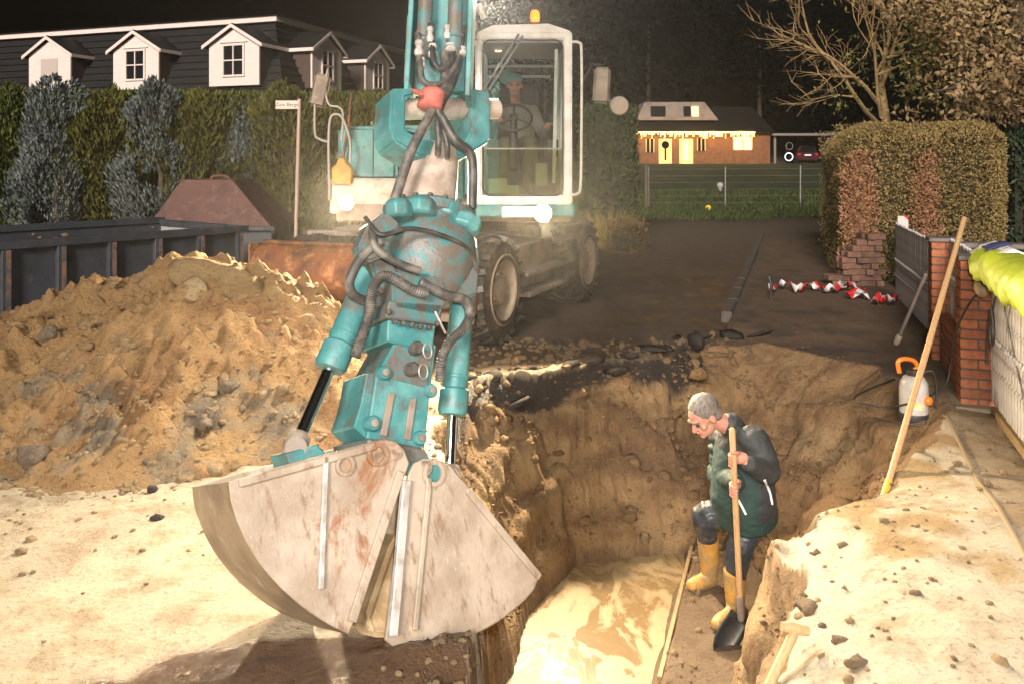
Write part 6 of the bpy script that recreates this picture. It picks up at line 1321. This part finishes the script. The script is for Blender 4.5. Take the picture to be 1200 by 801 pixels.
def fused(name, mb, mats, parent, voxel=.012, it=4, wrinkle=0.0, wsc=14, seed=0, pick=None):
    o = mb.build(name, None, None); o.data.materials.clear()
    md = o.modifiers.new('r', 'REMESH'); md.mode = 'VOXEL'; md.voxel_size = voxel; sm_ = o.modifiers.new('s', 'SMOOTH'); sm_.iterations = it; sm_.factor = .5
    bpy.context.view_layer.update(); me = bpy.data.meshes.new_from_object(o.evaluated_get(bpy.context.evaluated_depsgraph_get())); bpy.data.objects.remove(o)
    mats = mats if isinstance(mats, (list, tuple)) else [mats]; me.materials.clear()
    for m in mats: me.materials.append(m)
    n = len(me.vertices); co = np.empty(n * 3); me.vertices.foreach_get('co', co); co = co.reshape(-1, 3)
    if wrinkle:
        nr = np.empty(n * 3); me.vertices.foreach_get('normal', nr); nr = nr.reshape(-1, 3)
        f = fbm(co[:, 0] * wsc, co[:, 1] * wsc, co[:, 2] * wsc * 1.6, 3, 900 + seed); f = 1 - 2 * np.abs(f); co = co + nr * (f * wrinkle)[:, None]; me.vertices.foreach_set('co', co.ravel())
    if pick:
        k = len(me.polygons); ce = np.empty(k * 3); me.polygons.foreach_get('center', ce); me.polygons.foreach_set('material_index', pick(ce.reshape(-1, 3)).astype(np.int32))
    me.polygons.foreach_set('use_smooth', np.ones(len(me.polygons), bool)); me.update()
    return link_mesh(name, me, None, parent)
SKIN = mat('skin', (.50, .26, .19), (.44, .20, .15), 20, rough=.5, sub=.05); HAIR = mat('grey_hair', (.20, .175, .15), (.11, .095, .085), 60, rough=.7, bump=.6, bscale=220, stretch=(1, 1, .3)); EYE = mat('eye', (.05, .04, .035), rough=.15); LIP = mat('lips', (.38, .13, .11), rough=.5)
def head(mb, c_, f, up, s_=1.0):
    'skull, jaw, nose, brow, ears into one body mesh'
    f = f.normalized(); up = (up - f * up.dot(f)).normalized(); sd = f.cross(up); ax = (f, sd, up); c_ = Vector(c_)
    ell(mb, c_ + up * .035 * s_ - f * .008 * s_, ax, (.100 * s_, .078 * s_, .088 * s_)); ell(mb, c_ - up * .045 * s_ + f * .030 * s_, ax, (.066 * s_, .056 * s_, .066 * s_))
    etube(mb, [c_ + f * .088 * s_ + up * .022 * s_, c_ + f * .112 * s_ - up * .022 * s_], [.010 * s_, .018 * s_], [.010 * s_, .014 * s_], sd, 10)
    ell(mb, c_ + f * .078 * s_ + up * .038 * s_, ax, (.018 * s_, .050 * s_, .012 * s_)); ell(mb, c_ + f * .078 * s_ - up * .078 * s_, ax, (.020 * s_, .024 * s_, .020 * s_))
    for k in (-1, 1): ell(mb, c_ + sd * k * .080 * s_ - f * .008 * s_, ax, (.022 * s_, .010 * s_, .034 * s_)); ell(mb, c_ + sd * k * .045 * s_ + f * .058 * s_ - up * .015 * s_, ax, (.022 * s_, .022 * s_, .02 * s_))
    return ax
def face_bits(c_, ax, root, s_=1.0):
    f, sd, up = ax; c_ = Vector(c_)
    for k in (-1, 1):
        mb = MB(); ell(mb, c_ + sd * k * .032 * s_ + f * .083 * s_ + up * .012 * s_, ax, (.011 * s_, .015 * s_, .009 * s_), 12); mb.build('eye', EYE, root, smooth=80)
        mb = MB(); etube(mb, [c_ + sd * k * .014 * s_ + f * .096 * s_ + up * .036 * s_, c_ + sd * k * .034 * s_ + f * .093 * s_ + up * .041 * s_, c_ + sd * k * .052 * s_ + f * .078 * s_ + up * .034 * s_], .006 * s_, .005 * s_, f, 8); mb.build('eyebrow', HAIR, root, smooth=80)
    mb = MB(); etube(mb, [c_ + sd * -.025 * s_ + f * .088 * s_ - up * .050 * s_, c_ + f * .097 * s_ - up * .048 * s_, c_ + sd * .025 * s_ + f * .088 * s_ - up * .050 * s_], .007 * s_, .007 * s_, up, 8); mb.build('mouth', LIP, root, smooth=80)
def hair_cap(c_, ax, root, m=HAIR, s_=1.0, back=.012):
    f, sd, up = ax; c_ = Vector(c_); mb = MB(); ell(mb, c_ + up * .052 * s_ - f * .026 * s_, ax, (.098 * s_, .088 * s_, .088 * s_), 20); ell(mb, c_ - f * .058 * s_ - up * .005 * s_, ax, (.052 * s_, .080 * s_, .068 * s_), 16)
    return fused('hair', mb, m, root, .008, 3, .004, 50, 5)
def grip_hand(mb, c_, axis_, away, s_=1.0):
    'hand closed round a stick: c_ on the stick, axis_ along it, away = from stick towards the wrist'
    ax_ = Vector(axis_).normalized(); aw = Vector(away); aw = (aw - ax_ * aw.dot(ax_)).normalized(); sd = ax_.cross(aw); c_ = Vector(c_); r = .030
    etube(mb, [c_ + aw * .085 - ax_ * .0, c_ + aw * .055, c_ + aw * .034], [.026, .040, .042], [.020, .019, .016], ax_, 14)
    for k in range(4):
        h = (.034 - .0225 * k); ln = [.94, 1.0, .96, .82][k]; pts = []
        for j in range(7):
            a = R(20 + j * 36 * ln); pts.append(c_ + ax_ * (h - .002 * j) + (aw * math.cos(a) + sd * math.sin(a)) * (r - .0006 * j))
        etube(mb, pts, [.0105 - .0004 * j for j in range(7)], [.0105 - .0004 * j for j in range(7)], ax_, 10)
    pts = [c_ + aw * .045 + ax_ * .030]
    for j in range(5):
        a = R(-15 - j * 30); pts.append(c_ + ax_ * (.040 + .006 * j) + (aw * math.cos(a) + sd * math.sin(a)) * (r + .002))
    etube(mb, pts, [.014, .013, .012, .0115, .011, .010], [.013, .012, .011, .0105, .010, .009], ax_, 10)
# ---- worker in the trench
wk_ = thing('person', 'worker in dark green jacket and yellow rubber boots leaning on a shovel in the trench', 'person', P(850, 738, 5.75))
fw = Vector((-.90, -.42, -.0)).normalized(); lf = Vector((fw.y, -fw.x, 0)); lf = lf if lf.y < 0 else -lf         # forward, his left (towards the camera)
pel = P(875, 598, 5.84); che = P(866, 545, 5.82); shc = P(864, 512, 5.82); nk = P(856, 500, 5.80); hd_ = P(826, 488, 5.74)
shN = P(884, 516, 5.64); shF = P(846, 516, 6.0); elN = P(900, 553, 5.52); wrN = P(876, 540, 5.40)
sA = P(858, 503, 5.32); sB = P(868, 716, 5.48); sax = (sA - sB).normalized(); hN = sB + sax * ((P(861, 533, 5.39) - sB).dot(sax)); wrN = hN + (Vector((.085, .015, -.030)))
elF = P(842, 556, 5.98); hF = sB + sax * ((hN - sB).dot(sax) - .20); 
hpN = P(884, 603, 5.78); knN = P(866, 644, 5.74); anN = P(862, 712, 5.80); hpF = P(862, 600, 5.95); knF = P(827, 604, 5.98); anF = P(831, 672, 6.28)
mb = MB(); hf = Vector((-.74, -.32, -.60)); ax = head(mb, hd_, hf, Vector((-.50, -.15, .85)), 1.08)
etube(mb, [hd_ - ax[2] * .05 - ax[0] * .04, nk, shc], [.058, .06, .07], [.058, .062, .07], lf)
etube(mb, [shc, che, pel], [.17, .17, .15], [.09, .10, .10], lf); etube(mb, [shF, shc, shN], .055, .055, Vector((0, 0, 1)))
for s_, e, h_ in ((shN, elN, wrN), (shF, elF, hF + Vector((.04, .10, -.01)))): etube(mb, [s_, e, h_], [.05, .04, .028], [.05, .04, .028], Vector((0, 0, 1)))
for a, k_, b_ in ((hpN, knN, anN), (hpF, knF, anF)): etube(mb, [a, k_, b_], [.075, .05, .035], [.075, .05, .035], lf)
grip_hand(mb, hN, sax, wrN - hN); grip_hand(mb, hF, sax, Vector((.06, .12, 0)))
fused('body', mb, SKIN, wk_, .0065, 2)
face_bits(hd_, ax, wk_, 1.08); hair_cap(hd_, ax, wk_, s_=1.08)
JG = mat('dark_green_jacket', (.013, .042, .036), (.009, .030, .027), 8, rough=.75, bump=.25, bscale=90, dirt=(.05, .052, .042), dscale=9, dlo=.60, dhi=.85); JB = mat('charcoal_jacket', (.030, .034, .036), (.020, .022, .024), 8, rough=.7, bump=.25, bscale=90, dirt=(.085, .075, .062), dscale=8, dlo=.57, dhi=.8)
mb = MB(); hem = P(874, 604, 5.83)
etube(mb, [P(862, 505, 5.81), P(868, 522, 5.81), P(870, 552, 5.80), P(870, 582, 5.80), hem], [.16, .235, .250, .250, .24], [.10, .145, .180, .200, .205], lf, 26)
for s_, e, h_ in ((shN, elN, wrN + (wrN - hN).normalized() * .01), (shF, elF, hF + Vector((.05, .12, -.01)))):
    q = spl([s_ + (shc - s_) * .3, s_, (s_ + e) / 2 + Vector((.012, 0, 0)), e, (e + h_) / 2, h_], 3); n_ = len(q); rr = [np.interp(i / (n_ - 1), [0, .2, .45, .62, .85, 1], [.095, .105, .092, .086, .066, .055]) for i in range(n_)]; etube(mb, q, rr, rr, Vector((0, 0, 1)))
etube(mb, [P(862, 508, 5.81), nk + Vector((.012, 0, .012)), nk + Vector((-.02, -.01, .045))], [.105, .088, .086], [.10, .085, .080], lf)
def jpick(c_):
    px = CX + F * c_[:, 0] / c_[:, 1]; py = HY - F * (c_[:, 2] - CAMH) / c_[:, 1]
    # green front panel, hem and cuff band; charcoal back, shoulders and sleeves
    d = (c_ - np.array(che)) @ np.array(fw); sl = np.linalg.norm(c_ - np.array((elN + wrN) / 2), axis=1) < .17
    band = (np.abs((c_ - np.array(elN)) @ np.array((0, 0, 1.0)) + .055 + .1 * (c_[:, 0] - elN.x)) < .025) & sl
    g_ = (d > .045) & (c_[:, 2] < shc.z - .06) & ~sl; g_ |= (c_[:, 2] < hem.z + .05); return np.where(g_ | band, 0, 1)
jack = fused('jacket', mb, [JG, JB], wk_, .009, 5, -.007, 9, 3, jpick)
SHINE = mat('reflective_piping', (.85, .85, .95), emit=None, rough=.3)
for pts in (((861, 557, 5.50), (864, 566, 5.49), (863, 575, 5.49)), ((865, 585, 5.53), (870, 594, 5.52), (874, 602, 5.53)), ((896, 562, 5.60), (902, 576, 5.60), (905, 590, 5.62))):
    a, b_, e = [P(*p) for p in pts]; mb = MB(); cs = spl([a, b_, e], 4)
    # lay the piping on the cloth
    bpy.context.view_layer.update(); dep = bpy.context.evaluated_depsgraph_get(); q = []
    for p in cs:
        o0 = Vector((0, 0, CAMH)); dr = (p - o0).normalized(); hit, loc, nrm, _ = jack.ray_cast(jack.matrix_world.inverted() @ o0, dr); q.append(jack.matrix_world @ loc - dr * .004 if hit else p)
    mb.tube(q, .008, 8); mb.build('reflective_strip', SHINE, jack, smooth=60)
TRO = mat('wet_work_trousers', (.030, .040, .052), (.018, .024, .032), 7, rough=.42, bump=.3, bscale=60, dirt=(.13, .105, .075), dscale=8, dlo=.56, dhi=.75)
mb = MB()
for a, k_, b_, kr_ in ((hpN, knN, P(862, 674, 5.77), .086), (hpF, knF, P(829, 628, 6.08), .090)):
    q = spl([a + Vector((0, 0, .03)), (a + k_) / 2 + Vector((-.01, 0, .0)), k_, b_], 4); n_ = len(q); rr = [np.interp(i / (n_ - 1), [0, .4, .7, 1], [.125, .108, kr_ + .01, kr_ - .010]) for i in range(n_)]; etube(mb, q, rr, [x * .95 for x in rr], lf)
etube(mb, [pel + Vector((0, 0, -.06)), pel + Vector((0, 0, .06))], [.18, .18], [.135, .14], lf)
fused('trousers', mb, TRO, wk_, .009, 5, -.007, 10, 8)
BOOT = mat('muddy_yellow_boot', (.52, .29, .06), (.44, .23, .05), 6, rough=.45, dirt=(.30, .21, .11), dscale=9, dlo=.44, dhi=.62, bump=.1, bscale=40)
for top, an, toe, rt in ((P(861, 668, 5.77), P(862, 712, 5.80), P(839, 733, 5.64), .080), (P(829, 622, 6.08), P(832, 674, 6.28), P(809, 687, 6.18), .080)):
    mb = MB(); zf = toe.z - .035; heel = Vector((an.x + .03, an.y + .02, zf + .05)); tm = Vector((toe.x, toe.y, zf + .045)); td = (tm - heel); td.z = 0; td.normalize(); sd_ = Vector((td.y, -td.x, 0))
    etube(mb, [top, top.lerp(an, .5), an, Vector((an.x, an.y, zf + .10))], [rt, rt * .90, rt * .74, rt * .72], [rt * .95, rt * .88, rt * .76, rt * .8], lf, 20)
    etube(mb, [heel, heel.lerp(tm, .4), heel.lerp(tm, .75), tm], [.048, .050, .054, .042], [.058, .055, .046, .036], sd_, 18)
    bt_ = fused('boot', mb, BOOT, wk_, .010, 5, .003, 14, 4)
    mb = MB(); mid = (heel + tm) / 2; etube(mb, [Vector((heel.x, heel.y, zf + .008)) , Vector((mid.x, mid.y, zf + .008)), Vector((tm.x, tm.y, zf + .008))], [.05, .05, .05], [.014, .014, .014], sd_, 14); mb.build('sole', mat('boot_sole', (.12, .09, .05), rough=.8) if 'boot_sole' not in bpy.data.materials else bpy.data.materials['boot_sole'], bt_, smooth=50)
# shovel held by the worker
shv = thing('shovel', 'shovel with pale wooden shaft and dark blade in the worker hands', 'shovel', sB)
mb = MB(); q = [sA + sax * .012, sA, sA.lerp(sB, .35), sA.lerp(sB, .7), sB]; mb.tube(q, [.010, .0195, .0195, .0195, .0185], 12); mb.build('shaft', HAN, shv, smooth=50)
mb = MB(); mb.lathe([(.018, 0), (.024, .02), (.023, .16), (.020, .17)], sB - sax * .06, sax, 12); mb.build('socket', GREYM, shv, smooth=50)
bt_ = P(843, 756, 5.44); d = (bt_ - sB).normalized(); sd_ = d.cross(Vector((.25, -1, .35))).normalized(); nn = sd_.cross(d); V = []
for i in range(7):
    t = i / 6; wv = .085 * (1 - max(0, t - .55) ** 2 * 4.2); 
    for j in range(7): u_ = (j - 3) / 3; V.append(sB - sax * .03 + d * t * .30 + sd_ * u_ * wv + nn * (.03 * u_ * u_ - .02))
mb = MB(); mb.add(V, [(i * 7 + j, i * 7 + j + 1, (i + 1) * 7 + j + 1, (i + 1) * 7 + j) for i in range(6) for j in range(6)]); o_ = mb.build('blade', mat('dark_shovel_steel', (.03, .035, .035), (.07, .06, .05), 12, rough=.4, metal=.3), shv, smooth=60); o_.modifiers.new('t', 'SOLIDIFY').thickness = .004
# ---- operator in the cab
op = thing('person', 'operator in a grey jacket and teal cap sitting at the wheel in the cab', 'person', (.05, 9.6, 2.0))
oh = P(603, 101, 9.55); osh = Vector((.04, 9.66, 2.42)); opl = Vector((.05, 9.66, 2.04)); lx = Vector((1, 0, 0))
mb = MB(); ax = head(mb, oh, Vector((.0, -1, -.12)), Vector((0, 0, 1)), 1.05); etube(mb, [oh - Vector((0, -.03, .08)), osh + Vector((0, 0, .08))], .055, .055, lx); etube(mb, [osh, opl], [.16, .15], [.09, .1], lx)
hands = [Vector((-.155, 9.02, 2.31)), Vector((.40, 9.14, 2.24))]
for sx, hh in ((-1, hands[0]), (1, hands[1])):
    s_ = osh + lx * sx * .19; e = Vector((sx * .30 + .05, 9.45, 2.16)); etube(mb, [s_, e, hh + Vector((0, .09, 0))], [.05, .042, .03], [.05, .042, .03], lx)
    etube(mb, [hh + Vector((0, .09, 0)), hh + Vector((0, .04, .01))], [.028, .04], [.02, .02], lx, 12)
    for k in range(4): b0 = hh + Vector(((k - 1.5) * .021, .03, .012)); etube(mb, [b0, b0 + Vector((0, -.04, .008)), b0 + Vector((0, -.055, -.02)), b0 + Vector((0, -.035, -.042))], .0095, .0095, lx, 8)
    etube(mb, [hh + Vector((-sx * .03, .05, 0)), hh + Vector((-sx * .05, .015, -.01)), hh + Vector((-sx * .045, -.02, -.015))], .011, .011, lx, 8)
for sx in (-1, 1): etube(mb, [opl + lx * sx * .1, Vector((.05 + sx * .14, 9.22, 2.03)), Vector((.05 + sx * .14, 9.02, 1.58))], [.085, .065, .045], [.085, .065, .045], lx)
fused('body', mb, SKIN, op, .008, 2); face_bits(oh, ax, op, 1.05); hair_cap(oh, ax, op, mat('brown_hair', (.09, .06, .04), rough=.7), 1.05)
OJ = mat('grey_brown_jacket', (.22, .19, .17), (.15, .13, .12), 7, rough=.8, bump=.3, bscale=60)
mb = MB(); etube(mb, [osh + Vector((0, 0, .06)), osh + Vector((0, 0, -.04)), (osh + opl) / 2, opl], [.10, .205, .205, .195], [.08, .12, .135, .14], lx, 22)
for sx, hh in ((-1, hands[0]), (1, hands[1])):
    s_ = osh + lx * sx * .19; e = Vector((sx * .30 + .05, 9.45, 2.16)); q = spl([s_ - lx * sx * .06, s_, e, hh + Vector((0, .10, 0))], 4); etube(mb, q, [np.interp(i / (len(q) - 1), [0, .5, 1], [.08, .068, .05]) for i in range(len(q))], [np.interp(i / (len(q) - 1), [0, .5, 1], [.08, .068, .05]) for i in range(len(q))], lx)
fused('jacket', mb, OJ, op, .014, 4, .009, 9, 6)
mb = MB()
for sx in (-1, 1): etube(mb, [opl + lx * sx * .09, Vector((.05 + sx * .14, 9.22, 2.05)), Vector((.05 + sx * .14, 9.02, 1.60))], [.11, .09, .07], [.11, .09, .07], lx)
fused('trousers', mb, mat('olive_work_trousers', (.10, .10, .06), (.07, .07, .045), 7, rough=.85), op, .014, 4, .008, 9, 9)
mb = MB()
for sx in (-1, 1): etube(mb, [Vector((.05 + sx * .14, 9.02, 1.62)), Vector((.05 + sx * .14, 9.02, 1.52)), Vector((.05 + sx * .15, 8.90, 1.49))], [.055, .05, .045], [.055, .05, .04], lx)
fused('shoes', mb, DARK, op, .012, 3)
mb = MB(); f_, sd_, u_ = ax; ell(mb, oh + u_ * .070 + f_ * -.02, ax, (.108, .092, .074), 20); ell(mb, oh + Vector((-.09, .02, .10)), (Vector((1, 0, 0)), Vector((0, 1, 0)), Vector((0, 0, 1))), (.085, .06, .085), 16)
fused('cap', mb, mat('teal_cap', (.10, .36, .36), rough=.7), op, .010, 3, .004, 20, 3)

# ------------------------------------------------------------------ dusty night air
HAZE = 0.0008
hzm = bpy.data.materials.new('night_haze'); hzm.use_nodes = True; nt = hzm.node_tree; nt.nodes.clear()
o_ = nt.nodes.new('ShaderNodeOutputMaterial'); v_ = nt.nodes.new('ShaderNodeVolumePrincipled'); v_.inputs['Color'].default_value = (.80, .78, .74, 1); v_.inputs['Density'].default_value = HAZE; v_.inputs['Anisotropy'].default_value = .82
nt.links.new(v_.outputs[0], o_.inputs['Volume'])
mb = MB(); mb.box((0, 97, 8.75), (262, 262, 26.5)); hz_o = mb.build('haze', hzm); props(hz_o, 'thin dusty night air lit by the lamps', 'haze', kind='stuff')
